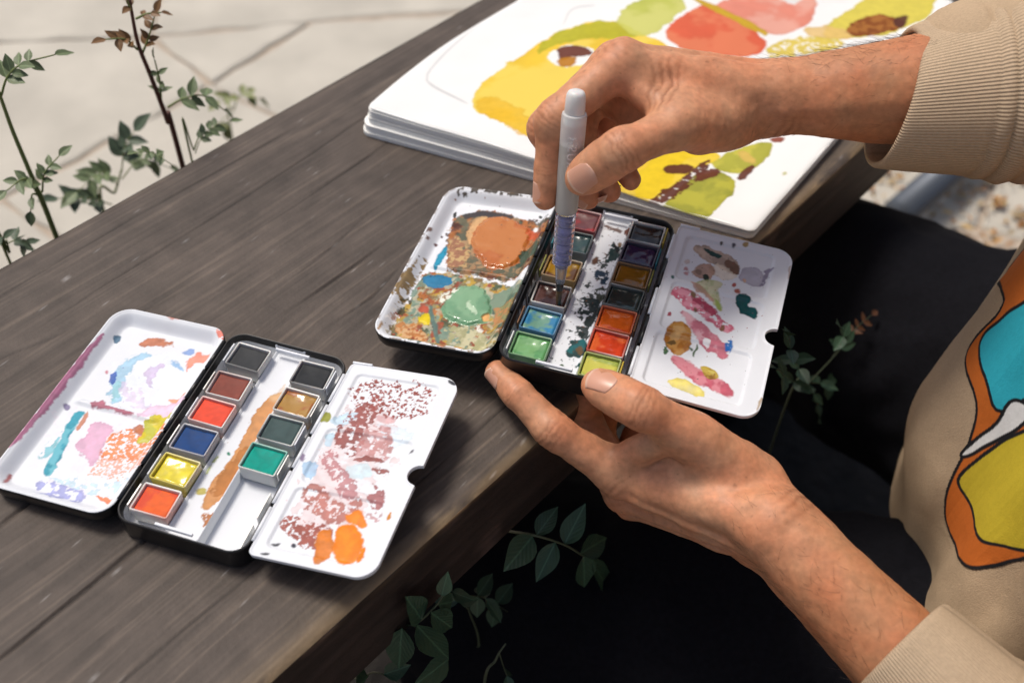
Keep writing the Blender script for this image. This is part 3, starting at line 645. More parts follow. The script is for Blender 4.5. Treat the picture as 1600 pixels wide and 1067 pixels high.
  ([(3.35,2.16),(4.96,2.21),(5.94,1.63),(6.75,0.86),(5.95,0.26),(4.35,0.36)], (0.33,0.32,0.17), dict(a=0.9,warp=0.12,hole=0.3,c2=(0.5,0.47,0.3),vf=2.2,r=0.25)),
  ([(4.91,2.39),(5.47,2.52),(5.87,1.86),(5.33,1.99)], (0.8,0.78,0.7), dict(a=0.8,warp=0.1,hole=0.45)),
  ([(2.26,4.14),(3.24,5.04),(2.86,3.61),(2.57,3.54)], (0.7,0.72,0.62), dict(a=0.8,warp=0.1,hole=0.42)),
  ([(4.55,0.35),(5.08,0.53),(5.19,0.2),(4.71,0.15)], (0.66,0.3,0.02), dict(a=0.95,warp=0.05,t=0.02,r=0.3)),
  ([(5.11,3.07),(5.53,3.36),(5.66,2.75),(5.27,2.7)], (0.68,0.38,0.14), dict(a=0.95,warp=0.05,t=0.01)),
  ([(5.75,0.92),(6.2,1.09),(6.3,0.4),(5.86,0.24)], (0.55,0.52,0.28), dict(a=0.95,warp=0.05,t=0.02,r=0.2)),
  ([(0.18,1.95),(0.63,2.45),(0.95,1.87),(0.69,1.17),(0.58,0.64)], (0.85,0.84,0.82), dict(a=0.7,warp=0.1,hole=0.4)),
  ([(0.4,6.84),(1.01,5.88),(0.62,3.64),(0.72,2.2),(-0.18,3.33),(0.14,4.63)], (0.24,0.15,0.045), dict(a=0.85,warp=0.08,hole=0.38,hf=5)),
  ([(0.62,3.64),(1.1,3.21),(0.96,2.13),(0.6,2.11)], (0.06,0.05,0.02), dict(a=0.85,warp=0.05,hole=0.3)),
  ([(0.6,11.82),(1.38,12.31),(2.32,12.33),(5.8,12.14),(5.86,11.91),(1.95,12.01),(0.81,11.53)], (0.05,0.035,0.02), dict(a=0.85,warp=0.04,hole=0.42,hf=6)),
  ([(5.01,12.14),(6.46,12.19),(6.31,11.92),(5.19,11.89)], (0.12,0.04,0.02), dict(a=0.9,warp=0.04)),
  ([(0.81,10.47),(0.95,10.74),(1.1,10.13),(0.96,10.02)], (0.02,0.02,0.02), dict(a=0.9,warp=0.03)),
  ([(5.99,11.17),(5.99,11.06),(5.93,11.0),(5.84,11.03),(5.78,11.13),(5.79,11.24),(5.85,11.3),(5.94,11.27)], (0.02,0.03,0.03), dict(a=0.9,warp=0.03)),
  ([(0.86,7.71),(0.86,7.63),(0.81,7.58),(0.74,7.6),(0.69,7.67),(0.69,7.76),(0.73,7.8),(0.8,7.78)], (0.08,0.02,0.02), dict(a=0.9,warp=0.03)),
  ([(0.9,8.45),(0.9,8.37),(0.86,8.33),(0.8,8.35),(0.75,8.42),(0.75,8.49),(0.79,8.53),(0.85,8.51)], (0.05,0.02,0.02), dict(a=0.9,warp=0.02)),
  ([(0.12,8.44),(0.39,8.65),(0.36,7.42),(0.25,7.4)], (0.12,0.05,0.03), dict(a=0.8,warp=0.04,hole=0.4)),
  ([(0.25,0.95),(0.31,1.21),(0.43,0.49),(0.34,0.46)], (0.35,0.18,0.05), dict(a=0.85,warp=0.03)),
 ],
 'flap2': [
  ([(0.87,10.69),(1.86,10.88),(3.18,10.5),(3.85,9.81),(3.7,9.2),(2.69,9.44),(1.33,10.06)], (0.45,0.32,0.22), dict(a=0.75,warp=0.07,edge=0.3,c2=(0.3,0.2,0.13))),
  ([(1.56,10.63),(2.67,10.49),(2.61,10.06),(1.89,10.32)], (0.012,0.05,0.045), dict(a=0.95,warp=0.05)),
  ([(2.72,10.23),(3.69,10.06),(3.82,9.33),(3.39,9.24)], (0.15,0.08,0.05), dict(a=0.85,warp=0.06)),
  ([(2.43,9.73),(3.35,9.65),(3.76,8.89),(2.79,8.51),(2.28,9.0)], (0.72,0.62,0.48), dict(a=0.6,warp=0.08)),
  ([(1.3,8.87),(1.85,9.58),(2.5,9.38),(2.59,8.51),(1.76,8.21)], (0.42,0.24,0.16), dict(a=0.8,warp=0.06,edge=0.5)),
  ([(1.89,8.8),(1.88,8.62),(1.79,8.52),(1.66,8.55),(1.57,8.7),(1.58,8.88),(1.68,8.99),(1.81,8.96)], (0.1,0.07,0.05), dict(a=0.5,warp=0.03,edge=0.9)),
  ([(2.39,8.52),(2.38,8.31),(2.26,8.19),(2.11,8.23),(2.02,8.4),(2.03,8.61),(2.14,8.74),(2.29,8.7)], (0.02,0.04,0.03), dict(a=0.95,warp=0.05)),
  ([(1.6,8.05),(2.51,8.41),(3.32,8.38),(2.86,7.73),(3.49,6.52),(3.27,6.31),(2.68,7.24),(1.91,7.57)], (0.42,0.46,0.18), dict(a=0.75,warp=0.06,edge=0.5,c2=(0.6,0.58,0.32))),
  ([(2.95,7.33),(3.49,6.52),(3.27,6.31),(3.02,6.79)], (0.3,0.4,0.08), dict(a=0.8,warp=0.04)),
  ([(3.8,9.92),(4.95,10.24),(5.2,8.92),(4.76,8.6),(3.86,8.89)], (0.33,0.3,0.37), dict(a=0.65,warp=0.04,edge=0.5)),
  ([(4.96,10.17),(5.81,10.51),(5.25,9.99),(5.27,9.08),(4.94,8.72),(5.07,9.32)], (0.2,0.17,0.25), dict(a=0.75,warp=0.04,hole=0.3)),
  ([(4.01,9.12),(4.28,9.06),(4.19,8.74)], (0.6,0.38,0.25), dict(a=0.8,warp=0.03)),
  ([(3.93,7.58),(4.35,8.18),(4.69,7.75),(4.7,7.16),(5.2,7.21),(5.23,6.64),(5.03,6.44),(4.65,6.69),(4.32,6.62)], (0.0,0.065,0.07), dict(a=0.97,warp=0.04,r=0.25,t=0.008)),
  ([(3.73,8.08),(3.95,8.3),(4.12,7.96),(3.95,7.72)], (0.35,0.08,0.05), dict(a=0.9,warp=0.03)),
  ([(3.82,8.55),(3.81,8.43),(3.75,8.36),(3.67,8.38),(3.62,8.48),(3.63,8.6),(3.69,8.66),(3.77,8.64)], (0.4,0.08,0.06), dict(a=0.9,warp=0.03)),
  ([(0.49,6.75),(0.94,7.43),(1.79,7.24),(3.15,6.41),(3.68,5.76),(4.17,5.64),(4.2,5.09),(3.83,5.04),(2.85,5.6),(1.58,6.04),(1.18,6.48)], (0.52,0.075,0.14), dict(a=0.85,warp=0.06,edge=0.4,c2=(0.68,0.25,0.32),hole=0.2)),
  ([(1.69,7.21),(3.15,6.41),(3.28,6.04),(2.88,5.91),(1.79,6.81)], (0.33,0.04,0.08), dict(a=0.75,warp=0.07)),
  ([(1.33,8.11),(2.77,7.27),(2.98,6.77),(2.06,7.33),(1.57,7.74)], (0.55,0.3,0.22), dict(a=0.7,warp=0.06)),
  ([(2.01,7.17),(2.0,7.01),(1.91,6.91),(1.79,6.94),(1.72,7.07),(1.72,7.24),(1.81,7.33),(1.93,7.31)], (0.2,0.12,0.06), dict(a=0.9,warp=0.04)),
  ([(2.24,6.08),(2.23,5.98),(2.17,5.92),(2.1,5.94),(2.05,6.02),(2.06,6.12),(2.11,6.18),(2.19,6.16)], (0.15,0.08,0.05), dict(a=0.9,warp=0.03)),
  ([(3.83,5.33),(3.82,5.2),(3.74,5.12),(3.64,5.14),(3.58,5.25),(3.59,5.39),(3.67,5.47),(3.77,5.45)], (0.2,0.09,0.05), dict(a=0.9,warp=0.04)),
  ([(1.34,5.72),(1.76,5.69),(2.72,5.32),(4.0,4.27),(4.35,3.6),(4.21,3.28),(3.73,3.34),(2.77,3.87),(2.18,4.74)], (0.48,0.09,0.14), dict(a=0.8,warp=0.06,edge=0.35,c2=(0.7,0.38,0.42),vf=2)),
  ([(3.32,4.11),(3.3,3.91),(3.18,3.78),(3.03,3.82),(2.93,3.99),(2.94,4.2),(3.06,4.32),(3.22,4.28)], (0.86,0.86,0.88), dict(a=0.9,warp=0.06)),
  ([(0.97,3.95),(1.17,4.93),(1.72,5.06),(2.3,4.51),(2.42,3.63),(2.16,2.88),(1.62,2.77),(1.12,3.35)], (0.33,0.12,0.012), dict(a=0.97,warp=0.04,t=0.02,r=0.2,c2=(0.5,0.25,0.06),vf=2.5)),
  ([(1.16,4.01),(1.6,4.75),(2.14,4.33),(1.56,3.75)], (0.58,0.36,0.15), dict(a=0.7,warp=0.1)),
  ([(1.02,3.44),(1.58,3.69),(1.73,3.47),(1.21,3.25)], (0.12,0.07,0.02), dict(a=0.8,warp=0.08)),
  ([(1.04,3.12),(1.32,3.41),(1.42,2.8),(1.24,2.59)], (0.03,0.1,0.03), dict(a=0.9,warp=0.05,hole=0.3)),
  ([(2.28,3.52),(2.57,3.42),(2.53,3.21)], (0.03,0.08,0.03), dict(a=0.9,warp=0.03)),
  ([(2.66,3.84),(2.75,3.76),(2.71,2.93),(2.62,2.99)], (0.05,0.1,0.04), dict(a=0.9,warp=0.03)),
  ([(3.99,4.55),(4.29,4.78),(4.39,3.87),(4.12,3.63)], (0.01,0.13,0.42), dict(a=0.9,warp=0.04,hole=0.25)),
  ([(1.61,2.63),(2.21,2.67),(3.24,2.24),(4.22,1.94),(4.83,1.65),(5.09,1.14),(4.61,1.02),(3.36,1.3),(2.19,1.79)], (0.45,0.07,0.11), dict(a=0.88,warp=0.06,edge=0.3,c2=(0.6,0.2,0.24))),
  ([(3.04,2.37),(3.36,2.61),(4.17,2.29),(4.14,1.89),(3.61,1.84)], (0.25,0.12,0.01), dict(a=0.97,warp=0.03,t=0.012,r=0.2,c2=(0.5,0.36,0.05))),
  ([(3.53,2.4),(3.97,2.29),(3.83,2.06)], (0.7,0.58,0.15), dict(a=0.8,warp=0.04)),
  ([(1.64,1.0),(2.15,1.4),(3.38,1.25),(3.74,0.94),(3.68,0.54),(2.81,0.59)], (0.74,0.62,0.1), dict(a=0.85,warp=0.05,edge=0.6,flow=0.4)),
  ([(0.94,8.87),(1.12,9.0),(1.23,8.3),(1.01,8.37)], (0.5,0.2,0.2), dict(a=0.7,warp=0.05,hole=0.4)),
  ([(1.16,9.42),(1.15,9.27),(1.07,9.18),(0.97,9.21),(0.89,9.34),(0.9,9.49),(0.98,9.58),(1.09,9.55)], (0.65,0.5,0.42), dict(a=0.6,warp=0.04,edge=0.7)),
  ([(1.07,5.37),(1.06,5.23),(0.99,5.15),(0.89,5.18),(0.82,5.29),(0.82,5.43),(0.9,5.51),(1.0,5.48)], (0.35,0.05,0.08), dict(a=0.9,warp=0.06)),
  ([(0.56,7.89),(0.56,7.8),(0.51,7.75),(0.45,7.77),(0.41,7.84),(0.41,7.92),(0.46,7.97),(0.52,7.96)], (0.02,0.1,0.09), dict(a=0.9,warp=0.02)),
  ([(3.21,11.34),(3.2,11.22),(3.14,11.16),(3.07,11.18),(3.02,11.27),(3.02,11.39),(3.08,11.45),(3.16,11.43)], (0.02,0.03,0.05), dict(a=0.9,warp=0.03)),
  ([(2.55,11.26),(2.54,11.18),(2.5,11.14),(2.45,11.15),(2.41,11.22),(2.41,11.3),(2.46,11.34),(2.51,11.33)], (0.02,0.06,0.04), dict(a=0.9,warp=0.02)),
  ([(3.91,11.64),(3.9,11.48),(3.82,11.39),(3.71,11.42),(3.64,11.55),(3.65,11.71),(3.74,11.81),(3.84,11.78)], (0.4,0.25,0.05), dict(a=0.8,warp=0.04)),
  ([(6.29,10.6),(6.35,10.77),(6.42,9.75),(6.36,9.73)], (0.35,0.2,0.1), dict(a=0.7,warp=0.02)),
  ([(6.28,1.39),(6.41,1.32),(6.3,0.58),(6.22,0.56)], (0.3,0.2,0.1), dict(a=0.7,warp=0.03,hole=0.4)),
 ],
 'tray1': [
  ([(3.57,9.4),(4.14,9.84),(4.09,8.85),(4.4,6.64),(4.63,4.66),(4.22,3.54),(4.01,2.77),(3.55,1.94),(3.14,2.49),(3.2,3.62),(3.41,5.12),(3.28,6.87),(3.16,8.38)], (0.52,0.22,0.055), dict(a=0.88,warp=0.06,edge=0.4,ew=0.08)),
  ([(3.41,5.12),(3.67,6.09),(4.47,5.47),(4.33,4.28),(4.22,3.54),(3.64,2.79),(3.37,2.84)], (0.4,0.15,0.035), dict(a=0.75,warp=0.08)),
  ([(3.23,9.04),(3.76,9.55),(3.72,10.19),(4.08,9.98),(4.16,8.72)], (0.7,0.5,0.3), dict(a=0.5,warp=0.06,edge=0.7)),
  ([(3.42,1.63),(3.8,2.03),(4.27,2.05),(4.35,1.67),(4.12,1.2)], (0.42,0.15,0.04), dict(a=0.9,warp=0.08,hole=0.35)),
  ([(2.67,3.02),(3.07,3.29),(3.22,2.79),(2.81,2.65)], (0.5,0.42,0.05), dict(a=0.8,warp=0.05,hole=0.3)),
  ([(2.68,5.1),(2.77,5.2),(2.66,3.72),(2.56,3.69)], (0.25,0.3,0.03), dict(a=0.8,warp=0.03,hole=0.3)),
  ([(3.21,5.3),(3.22,5.23),(3.18,5.19),(3.11,5.2),(3.06,5.25),(3.05,5.32),(3.09,5.37),(3.15,5.36)], (0.02,0.2,0.12), dict(a=0.95,warp=0.02)),
  ([(5.76,2.03),(5.78,1.88),(5.68,1.78),(5.53,1.8),(5.41,1.92),(5.4,2.07),(5.49,2.17),(5.64,2.15)], (0.25,0.25,0.25), dict(a=0.8,warp=0.005,edge=0.97,ew=0.03,var=0)),
  ([(5.67,2.0),(5.68,1.93),(5.63,1.88),(5.56,1.89),(5.51,1.95),(5.5,2.02),(5.54,2.07),(5.61,2.06)], (0.3,0.3,0.3), dict(a=0.7,warp=0.005,var=0)),
 ],
 'tray2': [
  ([(3.17,9.61),(3.67,9.32),(3.81,7.59),(3.69,6.12),(3.74,4.47),(3.42,2.77),(3.03,3.44),(3.09,5.36),(3.15,7.37)], (0.02,0.028,0.025), dict(a=0.9,warp=0.25,hole=0.5,hf=4)),
  ([(3.42,10.3),(4.05,9.89),(4.16,9.48),(3.82,8.77),(3.5,8.37),(3.37,9.07),(3.64,9.46)], (0.008,0.03,0.028), dict(a=0.95,warp=0.09,hole=0.2)),
  ([(3.19,7.39),(3.35,8.17),(3.85,8.04),(4.01,7.22),(3.66,6.82)], (0.008,0.03,0.06), dict(a=0.97,warp=0.07,hole=0.25)),
  ([(3.52,6.77),(4.12,6.82),(4.21,5.73),(3.65,5.55)], (0.03,0.035,0.02), dict(a=0.9,warp=0.08,hole=0.22)),
  ([(2.9,5.3),(3.28,6.13),(4.21,5.73),(4.29,4.65),(4.12,3.79),(3.72,3.8),(3.46,4.39),(3.06,4.39)], (0.012,0.022,0.022), dict(a=0.97,warp=0.1,hole=0.22)),
  ([(3.17,3.62),(3.69,3.92),(4.28,3.58),(3.85,2.65)], (0.01,0.02,0.02), dict(a=0.9,warp=0.1,hole=0.3)),
  ([(3.15,2.16),(3.4,2.83),(4.14,3.0),(4.19,2.11),(3.75,1.58),(3.41,1.6)], (0.004,0.1,0.11), dict(a=0.97,warp=0.07,c2=(0.01,0.04,0.04))),
  ([(3.69,2.33),(4.06,2.58),(4.17,1.85),(3.78,1.85)], (0.12,0.07,0.03), dict(a=0.8,warp=0.08)),
  ([(2.68,8.7),(2.98,8.94),(3.21,8.5),(2.93,8.18)], (0.1,0.035,0.015), dict(a=0.95,warp=0.04)),
  ([(3.84,11.37),(4.2,11.64),(4.36,10.99),(4.1,10.75)], (0.13,0.04,0.025), dict(a=0.95,warp=0.04)),
  ([(3.94,1.26),(4.26,1.5),(4.29,1.06),(4.01,1.03)], (0.005,0.06,0.06), dict(a=0.95,warp=0.05)),
  ([(3.34,0.88),(3.34,0.77),(3.28,0.71),(3.19,0.73),(3.13,0.81),(3.13,0.92),(3.2,0.99),(3.28,0.97)], (0.04,0.08,0.03), dict(a=0.9,warp=0.04)),
  ([(4.02,10.23),(4.02,10.13),(3.96,10.06),(3.88,10.08),(3.82,10.17),(3.83,10.28),(3.88,10.34),(3.96,10.33)], (0.2,0.12,0.06), dict(a=0.9,warp=0.03)),
  ([(2.37,12.65),(2.89,12.33),(2.75,12.05),(2.45,12.19)], (0.01,0.01,0.01), dict(a=0.95,warp=0.05)),
  ([(3.4,10.37),(3.69,10.08),(4.12,9.61),(4.06,9.44),(3.58,9.89)], (0.01,0.01,0.012), dict(a=0.95,warp=0.04)),
  ([(-0.14,9.62),(0.08,10.31),(0.37,8.25),(0.29,4.46),(0.19,2.52),(0.22,1.21),(0.05,1.42),(-0.04,5.48)], (0.1,0.03,0.02), dict(a=0.85,warp=0.05,hole=0.42,hf=4)),
  ([(2.58,11.44),(3.77,11.43),(3.74,11.1),(2.66,11.15)], (0.12,0.05,0.03), dict(a=0.8,warp=0.06,hole=0.3)),
 ],
 'page': [
  ([(5.06,3.17),(4.25,6.63),(4.67,10.74),(4.6,13.96),(6.47,17.36),(9.84,16.47),(15.03,14.7),(18.81,11.71),(20.63,6.71),(18.67,4.74),(19.47,2.04),(19.01,-0.89),(17.02,-0.27),(13.77,0.95),(11.33,1.44),(7.86,2.1)], (0.702,0.468,0.023), dict(var=0.1,a=0.93,warp=0.1,edge=0.2,c2=(0.725,0.546,0.078),vf=0.5,wf=1)),
  ([(5.03,10.15),(4.6,13.96),(6.47,17.36),(9.27,16.63),(9.26,15.38),(7.12,14.54),(5.97,12.47)], (0.39,0.374,0.023), dict(var=0.1,a=0.8,warp=0.15,edge=0.2,wf=1)),
  ([(5.06,3.17),(5.65,4.83),(10.11,3.42),(11.33,1.44),(8.39,1.97)], (0.671,0.39,0.016), dict(var=0.1,a=0.6,warp=0.2,wf=1)),
  ([(5.82,10.79),(6.15,12.57),(7.48,13.11),(8.49,12.58),(8.7,10.64),(7.14,9.76)], (0.757,0.757,0.739), dict(var=0.1,a=0.97,warp=0.06,edge=0)),
  ([(5.91,11.63),(6.51,12.77),(8.03,12.82),(8.26,11.95),(7.24,11.38),(7.23,10.39)], (0.125,0.027,0.012), dict(var=0.1,a=0.95,warp=0.06)),
  ([(6.81,10.45),(7.47,11.7),(8.14,10.41),(7.42,9.91)], (0.429,0.172,0.008), dict(var=0.1,a=0.95,warp=0.05)),
  ([(6.74,17.29),(6.76,21.19),(9.69,22.93),(10.41,20.05),(10.23,16.62),(9.26,15.79)], (0.406,0.429,0.039), dict(var=0.1,a=0.85,warp=0.1,edge=0.3,c2=(0.515,0.515,0.109),vf=0.5,wf=1)),
  ([(10.72,17.05),(10.41,21.26),(11.65,23.15),(16.61,21.0),(17.19,18.31),(15.23,17.04),(12.57,15.8)], (0.608,0.101,0.043), dict(var=0.1,a=0.95,warp=0.08,edge=0.2,c2=(0.655,0.172,0.078),vf=0.6,wf=1)),
  ([(10.96,22.09),(13.18,26.06),(17.02,29.15),(18.2,24.3),(17.35,21.97),(15.96,21.35)], (0.655,0.203,0.133), dict(var=0.1,a=0.9,warp=0.08,edge=0.35,c2=(0.686,0.312,0.234),vf=0.6,wf=1)),
  ([(14.45,27.09),(16.09,28.65),(16.43,26.59),(15.44,26.04)], (0.686,0.671,0.655), dict(var=0.1,a=0.9,warp=0.08,edge=0)),
  ([(9.32,22.69),(9.91,23.07),(16.49,21.76),(16.25,20.94)], (0.515,0.328,0.023), dict(var=0.1,a=0.97,warp=0.04,edge=0.2)),
  ([(19.13,23.83),(19.7,29.24),(20.7,31.6),(24.3,33.62),(24.92,29.34),(23.86,25.99),(21.07,23.7),(19.95,23.05)], (0.577,0.484,0.047), dict(var=0.1,a=0.9,warp=0.1,edge=0.3,wf=1)),
  ([(20.62,23.87),(20.66,27.52),(22.57,28.7),(24.18,27.58),(22.63,24.99)], (0.187,0.043,0.008), dict(var=0.1,a=0.95,warp=0.08,c2=(0.312,0.109,0.023))),
  ([(22.78,28.15),(23.47,29.43),(24.09,27.2),(23.44,26.84)], (0.078,0.023,0.016), dict(var=0.1,a=0.9,warp=0.06)),
  ([(17.84,23.5),(19.51,25.16),(22.02,24.22),(19.21,22.59)], (0.64,0.429,0.14), dict(var=0.1,a=0.8,warp=0.08)),
  ([(17.1,19.47),(17.36,20.92),(18.58,22.93),(21.66,23.39),(20.97,21.75),(17.89,18.3)], (0.593,0.452,0.039), dict(var=0.1,a=0.85,warp=0.08,hole=0.25)),
  ([(17.92,0.32),(16.94,3.61),(18.19,5.25),(19.64,6.56),(20.79,5.97),(19.86,4.48),(19.79,2.22),(19.25,-0.97)], (0.718,0.515,0.016), dict(var=0.1,a=0.9,warp=0.08,edge=0.3,wf=1)),
  ([(20.18,-0.95),(19.85,2.1),(20.61,4.66),(22.44,4.45),(23.02,2.43),(22.73,-0.18),(21.46,-1.71)], (0.281,0.281,0.016), dict(var=0.1,a=0.93,warp=0.06,edge=0.3,c2=(0.39,0.367,0.023),vf=1,wf=1)),
  ([(20.3,6.11),(22.1,9.36),(23.04,8.42),(22.93,5.82),(22.26,4.67),(20.57,4.56)], (0.343,0.335,0.016), dict(var=0.1,a=0.9,warp=0.08,edge=0.3,c2=(0.468,0.429,0.031),vf=1,wf=1)),
  ([(21.13,6.98),(21.47,7.58),(22.76,6.62),(22.36,6.16)], (0.585,0.406,0.094), dict(var=0.1,a=0.85,warp=0.04)),
  ([(19.19,-1.0),(19.04,-0.35),(19.54,2.7),(19.9,5.64),(20.39,5.26),(20.52,2.01),(19.84,-0.18)], (0.101,0.023,0.012), dict(var=0.1,a=0.95,warp=0.06,hole=0.2)),
  ([(18.24,3.25),(18.3,3.85),(19.57,4.63),(19.92,3.55),(18.59,2.92)], (0.101,0.023,0.012), dict(var=0.1,a=0.95,warp=0.05)),
  ([(19.89,3.45),(20.84,5.02),(21.48,4.41),(20.75,3.15)], (0.117,0.027,0.012), dict(var=0.1,a=0.95,warp=0.05)),
  ([(22.25,4.51),(22.42,6.2),(22.91,6.05),(22.86,4.27)], (0.117,0.031,0.016), dict(var=0.1,a=0.95,warp=0.04)),
  ([(22.14,9.55),(22.82,10.09),(23.11,9.55),(22.63,9.13)], (0.234,0.055,0.031), dict(var=0.1,a=0.95,warp=0.04)),
  ([(20.34,3.47),(20.39,3.28),(20.34,3.16),(20.21,3.18),(20.08,3.33),(20.03,3.52),(20.08,3.64),(20.21,3.62)], (0.234,0.234,0.039), dict(var=0.1,a=0.5,warp=0.05)),
  ([(1.43,4.39),(1.45,4.5),(2.18,4.11),(5.04,3.34),(5.06,3.17),(2.19,3.84)], (0.429,0.429,0.429), dict(var=0.1,a=0.5,warp=0.0,soft=0.06,edge=0)),
  ([(1.43,4.39),(0.84,5.53),(0.02,12.74),(0.13,12.7),(0.99,5.43),(1.62,4.32)], (0.468,0.468,0.468), dict(var=0.1,a=0.5,warp=0.0,soft=0.06,edge=0)),
  ([(4.48,14.95),(3.5,17.41),(4.77,18.6),(4.87,18.43),(3.67,17.29),(4.55,14.99)], (0.468,0.468,0.468), dict(var=0.1,a=0.5,warp=0.0,soft=0.06,edge=0)),
  ([(24.69,6.28),(24.72,6.13),(24.68,6.03),(24.58,6.05),(24.49,6.17),(24.46,6.32),(24.5,6.42),(24.6,6.4)], (0.39,0.39,0.078), dict(var=0.1,a=0.6,warp=0.05)),
 ],
}

# ------------------------------------------------------------------ ground, paving, bench plank
ND = A(.76582, -.64305, 0)      # across the bench, towards the sitter
DD = A(.64305, .76582, 0)       # along the bench
EDGE = -20.2; WIDTH = 30.4; THICK = 6.4
def bench(s, w, z=0.0):         # s along the bench, w away from the sitter's edge
    s = np.asarray(s, float)[..., None]; w = np.asarray(w, float)[..., None]; z = np.asarray(z, float)
    p = ND*(EDGE-w)+DD*s; p = p+0*s; p[..., 2] = z; return p
m_ground = mat('pavement_concrete', (.40, .375, .33), .9, noise=(14, .22, (1, 1, 1)), bump=[(120, .4, .25, (1, 1, 1)), (900, .3, .08, (1, 1, 1))])
m_slab = mat('paving_stone', (.48, .445, .38), .88, noise=(9, .16, (1, 1, 1)), bump=[(60, .35, .25, (1, 1, 1)), (700, .3, .06, (1, 1, 1))])
m_soil = mat('soil', (.014, .011, .009), .95, noise=(40, .5, (1, 1, 1)), bump=[(60, .8, .8, (1, 1, 1))])  # near-black: the shade under the bench is put into the colour
n = 48
rad = np.concatenate([[0], np.geomspace(60, 6000, 14)]); V = []; F = []
V.append(A(0, 60, GROUND-.4))
for r in rad[1:]:
    for j in range(n): V.append(A(r*math.cos(2*math.pi*j/n), 60+r*math.sin(2*math.pi*j/n), GROUND-.4))
for j in range(n): F.append([0, 1+j, 1+(j+1) % n])
for k in range(len(rad)-2):
    for j in range(n):
        a = 1+k*n; F.append([a+j, a+n+j, a+n+(j+1) % n, a+(j+1) % n])
ground = mk('ground', V, F, mat('sand_joint', (.42, .345, .27), .95, noise=(30, .25, (1, 1, 1)), bump=[(200, .5, .3, (1, 1, 1))]), base=A(0, 60, GROUND-.4), smooth=False)
tag(ground, kind='structure', label='pale sandy ground between the paving stones')
def slab(poly, h=1.2, inset=.35, seed=0):
    q = np.asarray(poly, float); c = q.mean(0); n = len(q)
    area = sum(q[i, 0]*q[(i+1) % n, 1]-q[(i+1) % n, 0]*q[i, 1] for i in range(n))
    if area < 0: q = q[::-1]
    def off(ins):
        r = []
        for i in range(n):
            a, b, d = q[i-1], q[i], q[(i+1) % n]; e1 = nrm(b-a); e2 = nrm(d-b)
            n1 = A(-e1[1], e1[0]); n2 = A(-e2[1], e2[0]); bis = nrm(n1+n2); r.append(b+bis*ins/max(.35, bis@n1))
        return np.array(r)
    # uneven edges: subdivide each side
    def sub(p, sd, amp):
        r = []
        for i in range(n):
            a, b = p[i], p[(i+1) % n]; m = max(2, int(np.linalg.norm(q[(i+1) % n]-q[i])/4))
            for k in range(m):
                t = k/m; w = a+(b-a)*t; r.append(w+(vnoise(np.array([w*.35]), sd)[0]-.5)*amp*nrm(A(-(b-a)[1], (b-a)[0])))
        return np.array(r)
    o0 = sub(off(inset), seed, 1.0); o1 = sub(off(inset+.4), seed, 1.0); m = len(o0)
    tz = GROUND+(h-1.2); V = [A(x, y, GROUND-.7) for x, y in o0]+[A(x, y, tz-.2) for x, y in o0]+[A(x, y, tz) for x, y in o1]
    F = []
    for k in range(2):
        for j in range(m): F.append([k*m+j, k*m+(j+1) % m, (k+1)*m+(j+1) % m, (k+1)*m+j])
    V.append(A(*o1.mean(0), tz)); F += [[2*m+j, 2*m+(j+1) % m, 3*m] for j in range(m)]
    o = mk('paving_slab', V, F, m_slab, ground, smooth=False); return o
PAVE = [
    [(-76.1, 136.3), (-54.9, 139.0), (-43.6, 128.1), (-57.1, 110.1), (-64.2, 102.0), (-85, 118)],
    [(-54.9, 139.0), (-31.8, 145.0), (-43.6, 128.1)],
    [(-31.8, 145.0), (-5.9, 150.2), (0, 132), (-12, 112), (-33.4, 121.3), (-43.6, 128.1)],
    [(-43.6, 128.1), (-33.4, 121.3), (-12, 112), (-22, 96), (-45, 88), (-64.2, 102.0), (-57.1, 110.1)],
    [(-95, 131.5), (-76.1, 136.3), (-54.9, 139.0), (-58, 170), (-90, 166)],
    [(-54.9, 139.0), (-31.8, 145.0), (-5.9, 150.2), (-8, 178), (-58, 170)],
    [(-5.9, 150.2), (22, 156), (20, 184), (-8, 178)],
    [(-5.9, 150.2), (22, 156), (34, 138), (20, 120), (0, 132)],
    [(-12, 112), (0, 132), (20, 120), (8, 98), (-10, 92)],
    [(-95, 131.5), (-76.1, 136.3), (-85, 118), (-64.2, 102.0), (-78, 92), (-112, 112)],
    [(-64.2, 102.0), (-45, 88), (-58, 66), (-84, 74), (-78, 92)],
    [(24, 118), (46, 142), (70, 130), (58, 104), (40, 100)],
    [(46, 142), (70, 130), (92, 150), (70, 168)],
    [(58, 104), (70, 130), (96, 122), (84, 92)],
    [(18, 84), (30, 100), (44, 92), (36, 72), (24, 70)]]
for k, q in enumerate(PAVE): slab(q, 1.2+.12*math.sin(k*2.3), seed=k)
# planting strip below and behind the bench, its shade put into the soil colour
sv = bench([-60, 88, 88, -60], [-48, -48, WIDTH+6, WIDTH+6]); sv[:, 2] = GROUND+.5
so = np.concatenate([sv, sv-A(0, 0, 1.9)])
planting = mk('planting_soil', so, [[0, 1, 2, 3], [0, 4, 5, 1], [1, 5, 6, 2], [2, 6, 7, 3], [3, 7, 4, 0]], m_soil, smooth=False)
fixn(planting); tag(planting, 'soil of the planting strip under the bench, coloured near-black for the shade there', kind='structure')

